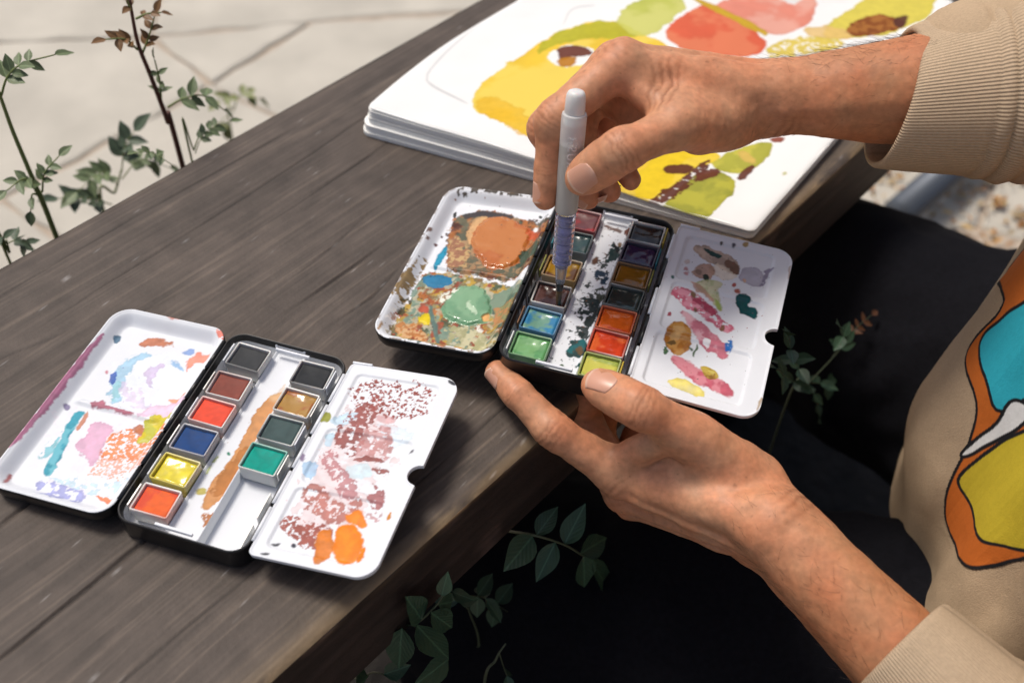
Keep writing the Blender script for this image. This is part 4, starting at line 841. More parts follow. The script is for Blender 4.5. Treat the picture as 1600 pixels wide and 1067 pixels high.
# the plank: one thick board with grain, checks and a worn front edge
S0, S1 = -40.0, 88.0
sv = np.concatenate([np.linspace(S0, 2, 25)[:-1], np.arange(2, S1+.01, .36)])
wv = np.concatenate([[0.0, .05, .12, .2, .3, .42, .55], np.arange(.68, WIDTH-.4, .075), [WIDTH-.3, WIDTH-.15, WIDTH-.05, WIDTH]])
sg, wg = np.meshgrid(sv, wv, indexing='ij'); s_ = sg.ravel(); w_ = wg.ravel(); ns_, nw_ = len(sv), len(wv)
wob = (fbm(np.stack([s_*.03, w_*.09], 1), 2, 3)-.5)*3.0            # wandering grain
gw = w_+wob
grain = fbm(np.stack([s_*.05, gw*3.2], 1), 4, 11)
fine = fbm(np.stack([s_*.22, gw*9.], 1), 3, 12)
patch = fbm(np.stack([s_*.09, w_*.22], 1), 4, 13)
rings = .5+.5*np.sin(gw*7.5+fbm(np.stack([s_*.05, w_*.5], 1), 2, 15)*6)
hz = (grain-.5)*.05+(fine-.5)*.03-(1-rings)*.006
edge = np.exp(-w_/.35); edge2 = np.exp(-(WIDTH-w_)/.5)
chip = fbm(np.stack([s_*.25, w_*1.0], 1), 4, 21)
hz = hz-.34*np.exp(-w_/.22)*(.35+chip)-.2*np.exp(-(WIDTH-w_)/.25)
# dark stain with worn, paler fibres
pale = sstep(.50, .72, fine)*sstep(.42, .65, grain)
cw = A(.078, .060, .049)[None]*(1+.34*(grain-.5)+.25*(patch-.5)+.42*(fine-.5))[:, None]
cw = cw*(1-.22*pale)[:, None]+A(.19, .145, .108)[None]*(.22*pale)[:, None]
bl = sstep(.60, .78, fbm(np.stack([s_*.16, gw*1.0], 1), 4, 33)); cw = cw*(1-.2*bl)[:, None]
wear = .9*np.exp(-w_/.38)*sstep(.34, .54, chip)+.22*np.exp(-w_/1.0)*sstep(.55, .75, fine)
cw = cw*(1-wear)[:, None]+A(.33, .235, .135)[None]*wear[:, None]
CRACKS = [([(12, 24.6), (18.5, 24.9), (26.2, 25.1), (33.3, 25.4), (37.8, 25.74), (48, 26.3)], .06, .06),
          ([(-2, 8.9), (2.0, 9.08), (6.5, 9.3), (9.6, 9.45), (13, 9.6)], .16, .085),
          ([(22.7, 15.9), (25.9, 15.86), (28.9, 15.9), (32.5, 15.94)], .10, .08),
          ([(25.5, 17.7), (28.8, 17.99), (33.0, 18.7)], .07, .08),
          ([(3, 14.9), (5.6, 15.04), (7.1, 15.16), (11, 15.2)], .2, .10),
          ([(13.8, 21.3), (17.2, 21.68), (21.5, 21.21)], .06, .08),
          ([(23.5, 13.4), (27.5, 13.29), (32.5, 14.4)], .08, .08),
          ([(8, 24.3), (11.0, 24.22), (14.3, 23.38), (17.1, 23.26)], .05, .09),
          ([(10, 28.2), (22, 28.5), (36, 28.2)], .05, .07), ([(28, 22.3), (36, 22.6), (44, 23.2)], .06, .07),
          ([(0, 4.2), (8, 4.5), (15, 4.4)], .05, .06), ([(14, 2.6), (24, 2.5), (33, 2.7)], .05, .06)]
for (pts, depth, wd) in CRACKS:
    pts = np.array(pts); o_ = np.argsort(pts[:, 0]); pts = pts[o_]
    m_ = (s_ > pts[0, 0]) & (s_ < pts[-1, 0])
    c_ = np.interp(s_, pts[:, 0], pts[:, 1])+(fbm(np.stack([s_*.45, s_*0+depth*9], 1), 3, 41)-.5)*.16
    tt = np.clip(np.minimum(s_-pts[0, 0], pts[-1, 0]-s_)/4, 0, 1)*(.45+.9*fbm(np.stack([s_*.3, s_*0], 1), 2, 43))
    gk = np.where(m_, np.exp(-((w_-c_)/wd)**2)*np.clip(tt, 0, 1), 0); hz -= depth*gk; cw = cw*(1-.6*np.clip(gk, 0, 1))[:, None]
sel = np.random.default_rng(5); spk = vnoise(np.stack([s_*3.1, w_*5.], 1), 71); cw = cw+(sstep(.972, .99, spk)*.12)[:, None]   # grit and dust
top = bench(s_, w_); top[:, 2] = hz
m_wood = mat('stained_wood', (.1, .08, .07), .62, attr='Col', spec=.35, noise=(60, .22, (1, 1, 1)), bump=[(420, .6, .05, (1, 1, 1)), (1800, .5, .02, (1, 1, 1))])
plank = empty('wooden_bench', bench(40., WIDTH/2)*A(1, 1, 0)+A(0, 0, GROUND), 'dark stained wooden bench plank under the paint tins', 'bench')
board = mk('plank', top, grid_faces(ns_, nw_), m_wood, plank, attrs=dict(Col=np.clip(cw, .004, 1)))
fixn(board)
# front, back, underside
def face_strip(name, w0, w1, z0, z1, nz):
    zz = np.linspace(0, 1, nz); s2 = np.concatenate([np.linspace(S0, 2, 20)[:-1], np.arange(2, S1+.01, .5)])
    a, b = np.meshgrid(s2, zz, indexing='ij'); a = a.ravel(); b = b.ravel()
    p = bench(a, w0+(w1-w0)*b); p[:, 2] = z0+(z1-z0)*b
    g1 = fbm(np.stack([a*.06, b*nz*.55], 1), 4, 51); g2 = fbm(np.stack([a*.3, b*nz*1.4], 1), 3, 52)
    p = p+ND*(((g1-.5)*.12+(g2-.5)*.06)*np.sin(np.pi*np.clip(b, 0, 1))**.3)[:, None]
    if name == 'front_face':
        b0 = b < 1e-6; ch = fbm(np.stack([a*.25, a*0], 1), 4, 21); p[b0, 2] = np.interp(a[b0], sv, top.reshape(ns_, nw_, 3)[:, 0, 2])
    c = A(.034, .022, .018)[None]*(1+.9*(g1-.5)+.5*(g2-.5))[:, None]  # darker than the top: stain plus this side's shade, both in the colour
    wr = np.exp(-b*(abs(z1-z0)+abs(w1-w0))/.28)*sstep(.4, .62, fbm(np.stack([a*.3, b*8], 1), 3, 53)); c = c*(1-wr)[:, None]+A(.3, .2, .11)[None]*wr[:, None]
    dk = sstep(.8, .86, vnoise(np.stack([a*.35, b*4], 1), 57)); c = c*(1+1.2*dk)[:, None]
    o = mk(name, p, grid_faces(len(s2), nz), m_wood, plank, attrs=dict(Col=np.clip(c, .004, 1))); fixn(o); return o
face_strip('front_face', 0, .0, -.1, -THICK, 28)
face_strip('underside', .02, WIDTH-.02, -THICK, -THICK, 6)
v = bench([S0, S1, S1, S0], [WIDTH]*4); v[:, 2] = [-.15, -.15, -THICK, -THICK]
mk('back_face', v, [[0, 1, 2, 3]], mat('dark_wood_back', (.06, .045, .036), .7), plank, smooth=False)
v = bench([S1-.1, S1-.1, S1-.1, S1-.1], [0, WIDTH, WIDTH, 0]); v[:, 2] = [-.2, -.2, -THICK, -THICK]
mk('end_grain', v, [[0, 1, 2, 3]], mat('end_grain_wood', (.10, .075, .055), .75, noise=(60, .3, (1, 1, 1))), plank, smooth=False)
for (s, w) in ((-25, 15), (78, 17)):
    c = bench(np.array(float(s)), np.array(float(w))); v, f = boxv((c[0], c[1], (GROUND-THICK)/2), DD*3, ND*8, A(0, 0, (-THICK-GROUND)/2), .4)
    mk('support', v, f, mat('support_wood', (.07, .05, .04), .7, noise=(30, .3, (1, 1, 6))), plank, smooth=False)

# ------------------------------------------------------------------ watercolour tins
m_enamel = mat('white_enamel', (.8, .8, .8), .3, attr='Col', rattr='Rgh', spec=.2, wetcoat=.9)
m_black = mat('black_lacquer', (.012, .012, .013), .28, noise=(60, .3, (1, 1, 1)), bump=[(300, .1, .02, (1, 1, 1))])
m_white_metal = mat('white_lacquer', (.70, .72, .76), .3, noise=(80, .08, (1, 1, 1)))
m_silver = mat('tin_plate', (.62, .62, .60), .32, metal=.75, noise=(90, .15, (1, 1, 1)))
def rr_sd(x, y, w, l, r):
    """distance inside a rounded rectangle (positive inside); r = 4 corner radii (bl, br, tr, tl)"""
    rx = np.where(y < l/2, np.where(x < w/2, r[0], r[1]), np.where(x < w/2, r[3], r[2]))
    qx = np.abs(x-w/2)-w/2+rx; qy = np.abs(y-l/2)-l/2+rx
    return -(np.sqrt(np.maximum(qx, 0)**2+np.maximum(qy, 0)**2)+np.minimum(np.maximum(qx, qy), 0)-rx)
def rr_grid(w, l, r, step):
    nu, nv = int(w/step)+1, int(l/step)+1
    x, y = np.meshgrid(np.linspace(0, w, nu), np.linspace(0, l, nv), indexing='ij'); x = x.ravel().copy(); y = y.ravel().copy()
    for k, (cx, cy, sx, sy) in enumerate(((0, 0, -1, -1), (w, 0, 1, -1), (w, l, 1, 1), (0, l, -1, 1))):
        rr = r[k]; ox, oy = cx-sx*rr, cy-sy*rr
        u = (x-ox)*sx/rr; v = (y-oy)*sy/rr; m = (u > 0) & (v > 0)
        x[m] = ox+sx*rr*u[m]*np.sqrt(1-v[m]**2/2); y[m] = oy+sy*rr*v[m]*np.sqrt(1-u[m]**2/2)
    return x, y, nu, nv
def rr_ring(w, l, r, ins, k=10):
    q = []
    for (cx, cy, a0, rr) in ((0, 0, math.pi, r[0]), (w, 0, 1.5*math.pi, r[1]), (w, l, 0, r[2]), (0, l, .5*math.pi, r[3])):
        R_ = max(rr-ins, .02); ox = cx+(rr if cx == 0 else -rr); oy = cy+(rr if cy == 0 else -rr)
        if rr < ins: ox = cx+(ins+.02 if cx == 0 else -ins-.02); oy = cy+(ins+.02 if cy == 0 else -ins-.02)
        for j in range(k+1): a = a0+j*math.pi/2/k; q.append((ox+R_*math.cos(a), oy+R_*math.sin(a)))
    return np.array(q)
def shell(fr, w, l, r, prof):
    """loft of rounded rectangles: prof = (inset, height) from the inside of the rim, over it and under the bottom"""
    V = []; F = []
    rings = [rr_ring(w, l, r, a) for a, _ in prof]; m = len(rings[0])
    for q, (_, z) in zip(rings, prof): V.append(fr(q[:, 0], q[:, 1], np.full(m, z)))
    for k in range(len(prof)-1):
        for j in range(m): F.append([k*m+j, (k+1)*m+j, (k+1)*m+(j+1) % m, k*m+(j+1) % m])
    F.append([(len(prof)-1)*m+j for j in range(m)])
    return np.concatenate(V), F
def frame(o, e, n, z):
    return lambda x, y, h: o+np.asarray(x)[:, None]*e+np.asarray(y)[:, None]*n+np.asarray(h)[:, None]*z
WHITE = A(.68, .70, .735)
def sheet_attrs(x, y, layers, seed, dotspec=None):
    uv = np.stack([x, y], 1); rgb = np.repeat(WHITE[None], len(x), 0)*(1+.05*(fbm(uv*1.5, 3, seed)-.5))[:, None]
    th = np.zeros(len(x)); ro = np.full(len(x), .32)
    if layers: paint(uv, rgb, th, ro, layers, seed)
    for d in (dotspec or []): dots(uv, rgb, *d)
    return np.clip(rgb, 0, 1), th, np.clip(ro, .05, 1)
def make_cake(fr, cx, cy, w, l, z, colr, c2, wet, seed, dome):
    nu = 18; x, y = np.meshgrid(np.linspace(-1, 1, nu), np.linspace(-1, 1, nu), indexing='ij'); x = x.ravel(); y = y.ravel()
    p = np.stack([x*w/2, y*l/2], 1); nz = fbm(p*1.6, 4, seed); nf = fbm(p*5, 3, seed+1)
    ed = np.maximum(np.abs(x), np.abs(y))
    h = z+dome*((1-np.clip(ed, 0, 1)**3))-(.04 if dome < .0 else 0)+(nz-.5)*(.12 if wet else .07)+(nf-.5)*.018
    h = np.where(ed > .97, h-.02, h)
    rim = (ed > 1-1.01*2/(nu-1)*.5); h = np.where(rim, z-.22, h)
    c = np.asarray(colr)[None]*(1+.35*(nf-.5)+.25*(nz-.5))[:, None]
    if c2 is not None: t = sstep(.50, .60, fbm(p*1.2+5, 4, seed+2))[:, None]; c = c*(1-t)+np.asarray(c2)[None]*t
    V = fr(cx+p[:, 0], cy+p[:, 1], h)
    ro = np.full(len(V), .20 if wet else .6)+.1*(nf-.5)
    return V, grid_faces(nu, nu), np.clip(c, 0, 1), ro
m_cup = mat('pan_plastic', (.72, .72, .70), .35, sss=.15, attr='Col')
m_cake = mat('paint_cake', (.5, .5, .5), .3, spec=.22, attr='Col', rattr='Rgh', wetcoat=.7, bump=[(500, .15, .02, (1, 1, 1))])
def make_pan(tin_fr, z, cx, cy, name_col, colr, c2, wet, label, seed, stain=None, rot=0, dome=-.07, top=-.08):
    """a half pan: tapered open cup with a cake of paint; (cx, cy) in the tin's plane, top height relative to the rim"""
    cr, sr = math.cos(rot), math.sin(rot)
    fr = lambda x, y, h: tin_fr(cx+(np.asarray(x)*cr-np.asarray(y)*sr), cy+(np.asarray(x)*sr+np.asarray(y)*cr), np.asarray(h)+top)
    base = fr(np.array([0.]), np.array([0.]), np.array([-1.0]))[0]
    root = empty('paint_pan', base, label, 'paint pan', 'paint pans')
    w, l, H_ = 1.92, 1.58, .98
    prof = [(.10, -.30), (.09, -.02), (.06, .0), (.02, .0), (0, -.03), (.08, -H_)]
    V = []; F = []; k = 3
    for ins, h in prof:
        q = rr_ring(w, l, (.12,)*4, ins, k)-A(w/2, l/2); V.append(fr(q[:, 0], q[:, 1], np.full(len(q), h)))
    m = len(V[0])
    for a in range(len(prof)-1):
        for j in range(m): F.append([a*m+j, (a+1)*m+j, (a+1)*m+(j+1) % m, a*m+(j+1) % m])
    F.append([(len(prof)-1)*m+j for j in range(m)]); F.append([j for j in range(m)][::-1])
    V = np.concatenate(V)
    cc = np.repeat(A(.60, .60, .58)[None], len(V), 0)*(1+.3*(fbm((V-base)*3, 3, seed)-.5))[:, None]
    st = np.asarray(stain if stain is not None else colr); t = .75*sstep(.45, .62, fbm((V-base)*2.2, 3, seed+8))*np.exp(-np.abs((V-base)[:, 2]-1)/.35) if stain is None else np.full(len(V), .92)*sstep(*((.15, .40) if dome < -.1 else (.36, .56)), fbm((V-base)*2, 3, seed+8))
    cc = cc*(1-t)[:, None]+st[None]*t[:, None]
    o = mk('cup', V, F, m_cup, root, attrs=dict(Col=cc), auto=40); fixn(o)
    V, F, c, ro = make_cake(fr, 0, 0, w-.16, l-.16, -.06, colr, c2, wet, seed, dome)
    mk('paint_cake', V, F, m_cake, root, attrs=dict(Col=c, Rgh=ro))
    return root
def make_tin(key, label, o, e, n, z, lid_ang, flap_ang, flap_w, tray_h, stained, seed):
    W_, L_ = 6.65, 12.2; fr = frame(o, e, n, z)
    base = fr(np.array([W_/2]), np.array([L_/2]), np.array([-tray_h]))[0]
    root = empty('watercolour_tin', base, label, 'paint tin', 'opened watercolour tins')
    r4 = (.95,)*4
    # black outer tray with rolled rim
    v, f = shell(fr, W_, L_, r4, [(.20, -.35), (.13, -.03), (.10, .015), (.05, .02), (.01, -.02), (0, -.09), (.03, -.15), (.02, -tray_h+.3), (.07, -tray_h+.12), (.2, -tray_h+.02), (.35, -tray_h)])
    t = mk('tray', v, f, m_black, root, auto=50); fixn(t)
    # white inner rack: two troughs for pans, raised channel between them
    x, y, nu, nv = rr_grid(W_-.26, L_-.26, (.83,)*4, .042); x = x+.13; y = y+.13
    d = rr_sd(x, y, W_, L_, r4)-.13
    fl = -1.12+.0*x
    ch = sstep(2.52, 2.56, x)*sstep(4.06, 4.02, x); fl = fl+.52*ch
    for xc in (2.50, 4.08): fl = np.maximum(fl, -1.12+.66*sstep(.085, .05, np.abs(x-xc)))
    h = fl*sstep(0, .13, d)-.06
    rgb, th, ro = sheet_attrs(x, y, PAINT['tray%d' % key], 200+key, [(170, (2.5, .5, 4.1, 11.7), [(.03, .05, .05), (.15, .06, .03), (.01, .05, .04)], .02, .07, 5)] if stained else [(8, (2.5, 1, 4.1, 9), [(.3, .15, .04)], .015, .03, 4)])
    if not stained: rgb = np.where((x > 4.06)[:, None] & (y > 3)[:, None] | (x > 4.12)[:, None], np.where((np.hypot(x-5.2, y-1.3) < .4)[:, None], rgb, WHITE[None]), rgb)
    inn = mk('rack', fr(x, y, h+th), grid_faces(nu, nv), m_enamel, root, attrs=dict(Col=rgb, Rgh=ro))
    # lid, folded out to the left
    el = -e*math.cos(lid_ang)+z*math.sin(lid_ang); zl = z*math.cos(lid_ang)+e*math.sin(lid_ang); LW = 6.75
    ol = o-e*.18-z*.12
    frl = lambda xx, yy, hh: ol+(LW-np.asarray(xx))[:, None]*el+np.asarray(yy)[:, None]*n+np.asarray(hh)[:, None]*zl
    lid = empty('lid', base); lid.parent = root; lid.location = (0, 0, 0); ORG[lid] = ORG[root]
    rl = (1.15, 1.0, 1.0, 1.15)
    v, f = shell(frl, LW, L_, rl, [(.10, -.06), (.055, -.0), (.02, -.03), (.0, -.10), (.02, -.55), (.08, -.72), (.25, -.82)])
    s1 = mk('lid_shell', v, f, m_black, root, auto=50); fixn(s1)
    x, y, nu, nv = rr_grid(LW-.06, L_-.06, tuple(a-.03 for a in rl), .036); x = x+.03; y = y+.03
    d = rr_sd(x, y, LW, L_, rl)-.03
    lipt = np.where(d < .13, .05*np.sqrt(np.clip(1-((d-.065)/.068)**2, 0, 1)), 0)
    floor = -.62*sstep(.13, .78, d)
    rdg = np.exp(-((y-6.05-.02*np.sin(x*2))/.16)**2)*.16*sstep(.8, 1.3, d)
    h = floor+lipt+rdg
    rgb, th, ro = sheet_attrs(x, y, PAINT['lid%d' % key], 300+key, [(70, (.3, .3, 6.6, 11.9), [(.05, .03, .02), (.2, .08, .03), (.03, .05, .05)], .02, .07, 8)] if stained else [(14, (.6, .5, 6.2, 11), [(.4, .15, .15), (.2, .2, .45)], .012, .035, 9)])
    if stained:
        edm = sstep(.14, .05, d)*sstep(.52, .6, fbm(np.stack([x, y], 1)*3, 3, 77)); rgb = rgb*(1-edm*.75)[:, None]+A(.12, .07, .03)[None]*(edm*.75)[:, None]
    bpy.data.objects.remove(lid)
    lid = mk('lid', frl(x, y, h+th*1.6), grid_faces(nu, nv), m_enamel, root, attrs=dict(Col=rgb, Rgh=ro))
    s1.parent = lid; s1.location = (0, 0, 0)
    # mixing flap, folded out to the right
    ef = e*math.cos(flap_ang)+z*math.sin(flap_ang); zf = z*math.cos(flap_ang)-e*math.sin(flap_ang)
    of = o+e*(W_+.12)+n*.2+z*.02; FL = L_-.4
    x, y, nu, nv = rr_grid(flap_w, FL, (.3, .95, .95, .3), .036)
    v0 = NOTCH[key]; nr = .56; nt = np.sqrt(np.clip(nr**2-(y-v0)**2, 0, None))
    x = x-sstep(flap_w*.55, flap_w, x)**2*nt*(x > flap_w*.55)
    d = np.minimum(rr_sd(x, y, flap_w, FL, (.3, .95, .95, .3)), np.sqrt((x-flap_w)**2+(y-v0)**2)-nr)
    h = .05*sstep(.16, .02, d)-.03*sstep(.02, -.01, d)
    for (y0, y1) in ((.55, 4.0), (4.25, 7.6), (7.85, 11.25)):
        dw = rr_sd(x-.55, y-y0, flap_w-1.45, y1-y0, (.35,)*4); h = h-.11*sstep(-.03, .16, dw)
    rgb, th, ro = sheet_attrs(x, y, PAINT['flap%d' % key], 400+key, [(70, (.2, 1, 5.5, 11.4), [(.05, .04, .03), (.3, .08, .08), (.01, .06, .05), (.2, .1, .04)], .012, .05, 6), (40, (.2, 7, 3.5, 11.4), [(.05, .04, .05), (.3, .08, .08)], .01, .04, 16)] if stained else [(30, (.8, 1, 5, 11), [(.25, .07, .06)], .012, .04, 7)])
    frf = lambda xx, yy, hh: of+np.asarray(xx)[:, None]*ef+np.asarray(yy)[:, None]*n+np.asarray(hh)[:, None]*zf
    T_ = frf(x, y, h+th); k = nu*nv; idx = np.arange(k).reshape(nu, nv)
    rim = np.concatenate([idx[:, 0], idx[-1, 1:], idx[-2::-1, -1], idx[0, -2:0:-1]])
    bx = x[rim]; by = y[rim]; B1 = frf(bx, by, np.full(len(rim), -.16))
    V = np.concatenate([T_, B1]); F = grid_faces(nu, nv).tolist(); m = len(rim)
    for j in range(m): F.append([rim[j], rim[(j+1) % m], k+(j+1) % m, k+j])
    F.append([k+j for j in range(m)][::-1])
    cc = np.concatenate([rgb, np.repeat(WHITE[None]*.97, m, 0)]); rg = np.concatenate([ro, np.full(m, .3)])
    flap = mk('mixing_flap', V, F, m_enamel, root, attrs=dict(Col=cc, Rgh=rg), auto=60)
    # small folded tab at the far inner corner of the flap
    q = frf(np.array([.62]), np.array([FL+.03]), np.array([.0]))[0]; v, f = boxv(q, ef*.55, n*.06, zf*.10, .02); mk('flap_tab', v, f, m_white_metal, flap, smooth=False)
    # hinges
    for k in range(5):
        y0 = 1.0+k*2.1; v, f = tube(fr(np.array([-.09, -.09]), np.array([y0, y0+1.9]), np.array([.0, .0])), .11, 8); mk('lid_hinge', v, f, m_black, root)
    for k in range(5):
        y0 = .9+k*2.1; v, f = tube(fr(np.array([W_+.06, W_+.06]), np.array([y0, y0+1.85]), np.array([.03, .03])), .10, 8); mk('flap_hinge', v, f, m_white_metal if k % 2 == 0 else m_black if stained else m_white_metal, root)
    # end tabs of the rack
    for (xc, yc) in ((3.55, L_-.42), (3.0, .42)):
        q = fr(np.array([xc]), np.array([yc]), np.array([-.16]))[0]; v, f = boxv(q, e*.95, n*.07, z*.10, .025); mk('rack_tab', v, f, m_white_metal, root, smooth=False)
    return root, fr
NOTCH = {1: 5.75, 2: 5.45}
yaw = -.2727; E1 = A(math.cos(yaw), math.sin(yaw), 0); N1 = A(-math.sin(yaw), math.cos(yaw), 0); ZU = A(0, 0, 1)
tin1, fr1 = make_tin(1, 'cleaner watercolour tin lying on the bench with brown and orange smears on its flap', A(-17.91, 26.63, 1.47), E1, N1, ZU, -math.radians(3.0), math.radians(8.6), 6.05, 1.46, False, 1)
E2 = A(.960, -.281, .016); N2 = A(.280, .959, .041); Z2 = np.cross(E2, N2)
tin2, fr2 = make_tin(2, 'paint-caked watercolour tin held in the hand over the bench edge', A(-.87, 35.81, 3.12), E2, N2, Z2, -.115, -.03, 6.4, 1.6, True, 2)
PANS1 = [
    (1.55, 10.75, 'black', (0.035, 0.037, 0.04), None, False, -0.03, 'dry charcoal black paint pan at the far left of the cleaner tin'),
    (1.5, 8.72, 'maroon', (0.2, 0.055, 0.04), None, False, 0.02, 'maroon brown paint pan second in the left row of the cleaner tin'),
    (1.5, 6.95, 'red', (0.66, 0.07, 0.035), None, False, -0.01, 'bright coral red paint pan between the maroon and blue pans'),
    (1.48, 5.15, 'blue', (0.012, 0.05, 0.17), None, False, 0.01, 'dark blue paint pan with a green smear on its near edge'),
    (1.5, 3.3, 'yellow', (0.62, 0.52, 0.035), None, True, -0.02, 'yellow paint pan smeared over the edges below the blue pan'),
    (1.5, 1.5, 'orange', (0.7, 0.115, 0.025), (0.62, 0.07, 0.03), False, 0.02, 'orange red paint pan at the near left end of the cleaner tin'),
    (5.15, 10.7, 'black', (0.022, 0.024, 0.027), None, False, 0.02, 'black paint pan at the far right of the cleaner tin'),
    (5.15, 8.8, 'sienna', (0.3, 0.105, 0.035), (0.36, 0.2, 0.05), True, -0.02, 'burnt sienna paint pan with yellowish rim in the cleaner tin'),
    (5.15, 7.0, 'grey_green', (0.045, 0.075, 0.075), None, False, 0.01, 'grey green paint pan next to the teal pan'),
    (5.12, 5.15, 'teal', (0.0, 0.26, 0.2), None, False, -0.01, 'bright teal paint pan above the empty slots'),
]
PANS2 = [
    (1.5, 10.95, 'red', (0.3, 0.03, 0.03), (0.12, 0.04, 0.04), True, 0, 'dark red paint pan half hidden under the brush fingers'),
    (1.52, 9.15, 'dark_teal', (0.018, 0.04, 0.045), (0.03, 0.06, 0.06), True, 0.02, 'dark teal paint pan behind the brush pen'),
    (1.5, 7.0, 'ochre', (0.28, 0.15, 0.01), (0.1, 0.04, 0.012), True, -0.02, 'yellow ochre paint pan next to the brush bristles'),
    (1.5, 5.0, 'umber', (0.035, 0.014, 0.012), (0.09, 0.045, 0.04), True, 0.02, 'wet dark umber paint pan the brush is dipped in'),
    (1.5, 3.1, 'blue', (0.03, 0.17, 0.32), (0.13, 0.27, 0.2), True, -0.02, 'sky blue paint pan with green streaks in the caked tin'),
    (1.5, 1.3, 'green', (0.1, 0.27, 0.1), (0.17, 0.36, 0.15), True, 0.01, 'leaf green paint pan at the near left end of the caked tin'),
    (5.17, 11.0, 'black', (0.012, 0.011, 0.013), None, True, 0.01, 'black paint pan at the far right end of the caked tin'),
    (5.17, 9.32, 'purple', (0.022, 0.012, 0.05), None, True, -0.01, 'deep purple paint pan below the black one in the caked tin'),
    (5.17, 7.66, 'brown_ochre', (0.19, 0.085, 0.008), (0.25, 0.13, 0.015), True, 0.01, 'brown ochre paint pan in the middle of the caked tin'),
    (5.17, 5.98, 'dark_green', (0.016, 0.028, 0.028), (0.03, 0.05, 0.045), True, -0.02, 'blackish green paint pan between the ochre and orange pans'),
    (5.17, 4.34, 'orange', (0.52, 0.09, 0.01), (0.44, 0.05, 0.01), True, 0.01, 'glossy orange paint pan in the right row of the caked tin'),
    (5.17, 2.7, 'red', (0.5, 0.045, 0.014), (0.62, 0.11, 0.03), True, 0, 'glossy scarlet paint pan below the orange one'),
    (5.17, 1.06, 'lime', (0.3, 0.36, 0.07), (0.52, 0.5, 0.1), True, 0.01, 'lime green paint pan beside the thumb nail'),
]
for k, (x, y, nm, c, c2, wet, rot, lab) in enumerate(PANS1):
    make_pan(fr1, ZU, x, y, nm, c, c2, wet, lab, 500+k*11, stain={4: A(.55, .45, .03), 3: A(.3, .3, .33), 5: A(.62, .3, .24), 2: A(.6, .36, .33), 7: A(.4, .22, .07)}.get(k), rot=rot, top=-.02)
for k, (x, y, nm, c, c2, wet, rot, lab) in enumerate(PANS2):
    make_pan(fr2, Z2, x, y, nm, c, c2, wet, lab, 700+k*11, stain=(A(*c)*.8 if k != 6 else None), rot=rot, dome=-.12, top=-.12)
def clips(root, fr, pans, e, n, z, cols):
    for k, p in enumerate(pans):
        left = p[0] < 3.3; x = p[0]-1.06 if left else p[0]+1.06
        q = fr(np.array([x]), np.array([p[1]-.05]), np.array([-.22]))[0]
        v, f = boxv(q, e*.035, n*.62, z*.26, .012); mk('pan_clip', v, f, cols[k % len(cols)], root, smooth=False)
clips(tin1, fr1, PANS1, E1, N1, ZU, [m_white_metal, m_silver])
stc = [mat('stained_clip_'+a, b, .4) for a, b in (('yellow', (.45, .33, .03)), ('teal', (.02, .16, .2)), ('olive', (.2, .2, .04)), ('dark', (.03, .03, .03)), ('brown', (.15, .07, .03)), ('white', (.6, .6, .6)))]
clips(tin2, fr2, PANS2, E2, N2, Z2, stc)
# the empty slots of the cleaner tin keep their folded holders
for yy in (1.15, 2.95):
    q = fr1(np.array([6.18]), np.array([yy]), np.array([-.62]))[0]; v, f = boxv(q, E1*.03, N1*.72, ZU*.3, .012); mk('pan_clip', v, f, m_silver, tin1, smooth=False)

# ------------------------------------------------------------------ sketchbook
BA = A(-9.9, 57.6, 0); BU = A(.936, -.352, 0); BV = A(.565, .825, 0); BW_, BL_ = 25.6, 33.0
def bookz(a):      # height of the stack across the spread: thick on the left, thin at the sitter's edge
    t = np.clip(a/BW_, 0, 1); return 1.95-1.25*t**1.15+.16*np.sin(t*5.2+.4)-.10*np.sin(t*11)
sketch = empty('sketchbook', BA+BU*BW_/2+BV*BL_/2, 'open sketchbook with yellow, red and green watercolour painting on the bench', 'sketchbook')
def bw(a, b, h):
    a = np.asarray(a, float); b = np.asarray(b, float)
    bend = .55*np.sin(np.clip(b/16, 0, 1)*math.pi)*np.exp(-a/5)        # the free edge of the pages swings a little
    return BA+(a-bend)[:, None]*BU+b[:, None]*BV+np.asarray(h)[:, None]*A(0, 0, 1)
m_paper = mat('drawing_paper', (.85, .84, .80), .75, attr='Col', spec=.25, bump=[(1500, .25, .03, (1, 1, 1))])
m_edge = mat('page_edges', (.88, .875, .84), .8, noise=(30, .05, (1, 1, 14)), bump=[(40, .35, .04, (.2, .2, 30))])
x, y, nu, nv = rr_grid(BW_, BL_, (.5, .4, .4, .5), .062)
uv = np.stack([x, y], 1); d = rr_sd(x, y, BW_, BL_, (.5, .4, .4, .5))
rgb = np.repeat(A(.77, .768, .75)[None], len(x), 0)*(1+.03*(fbm(uv*.5, 3, 5)-.5))[:, None]; th = np.zeros(len(x)); ro = np.full(len(x), .7)
paint(uv, rgb, th, ro, PAINT['page'], 90)
hh = bookz(x)+.03-.10*np.exp(-d/.12)+(fbm(uv*.35, 2, 8)-.5)*.12
page = mk('painted_page', bw(x, y, hh+th), grid_faces(nu, nv), m_paper, sketch, attrs=dict(Col=np.clip(rgb, 0, 1)))
nl = 11; g = np.random.default_rng(21)
fr_ = np.sort(np.concatenate([[0.03], g.uniform(.08, .96, nl-1), [1.0]]))
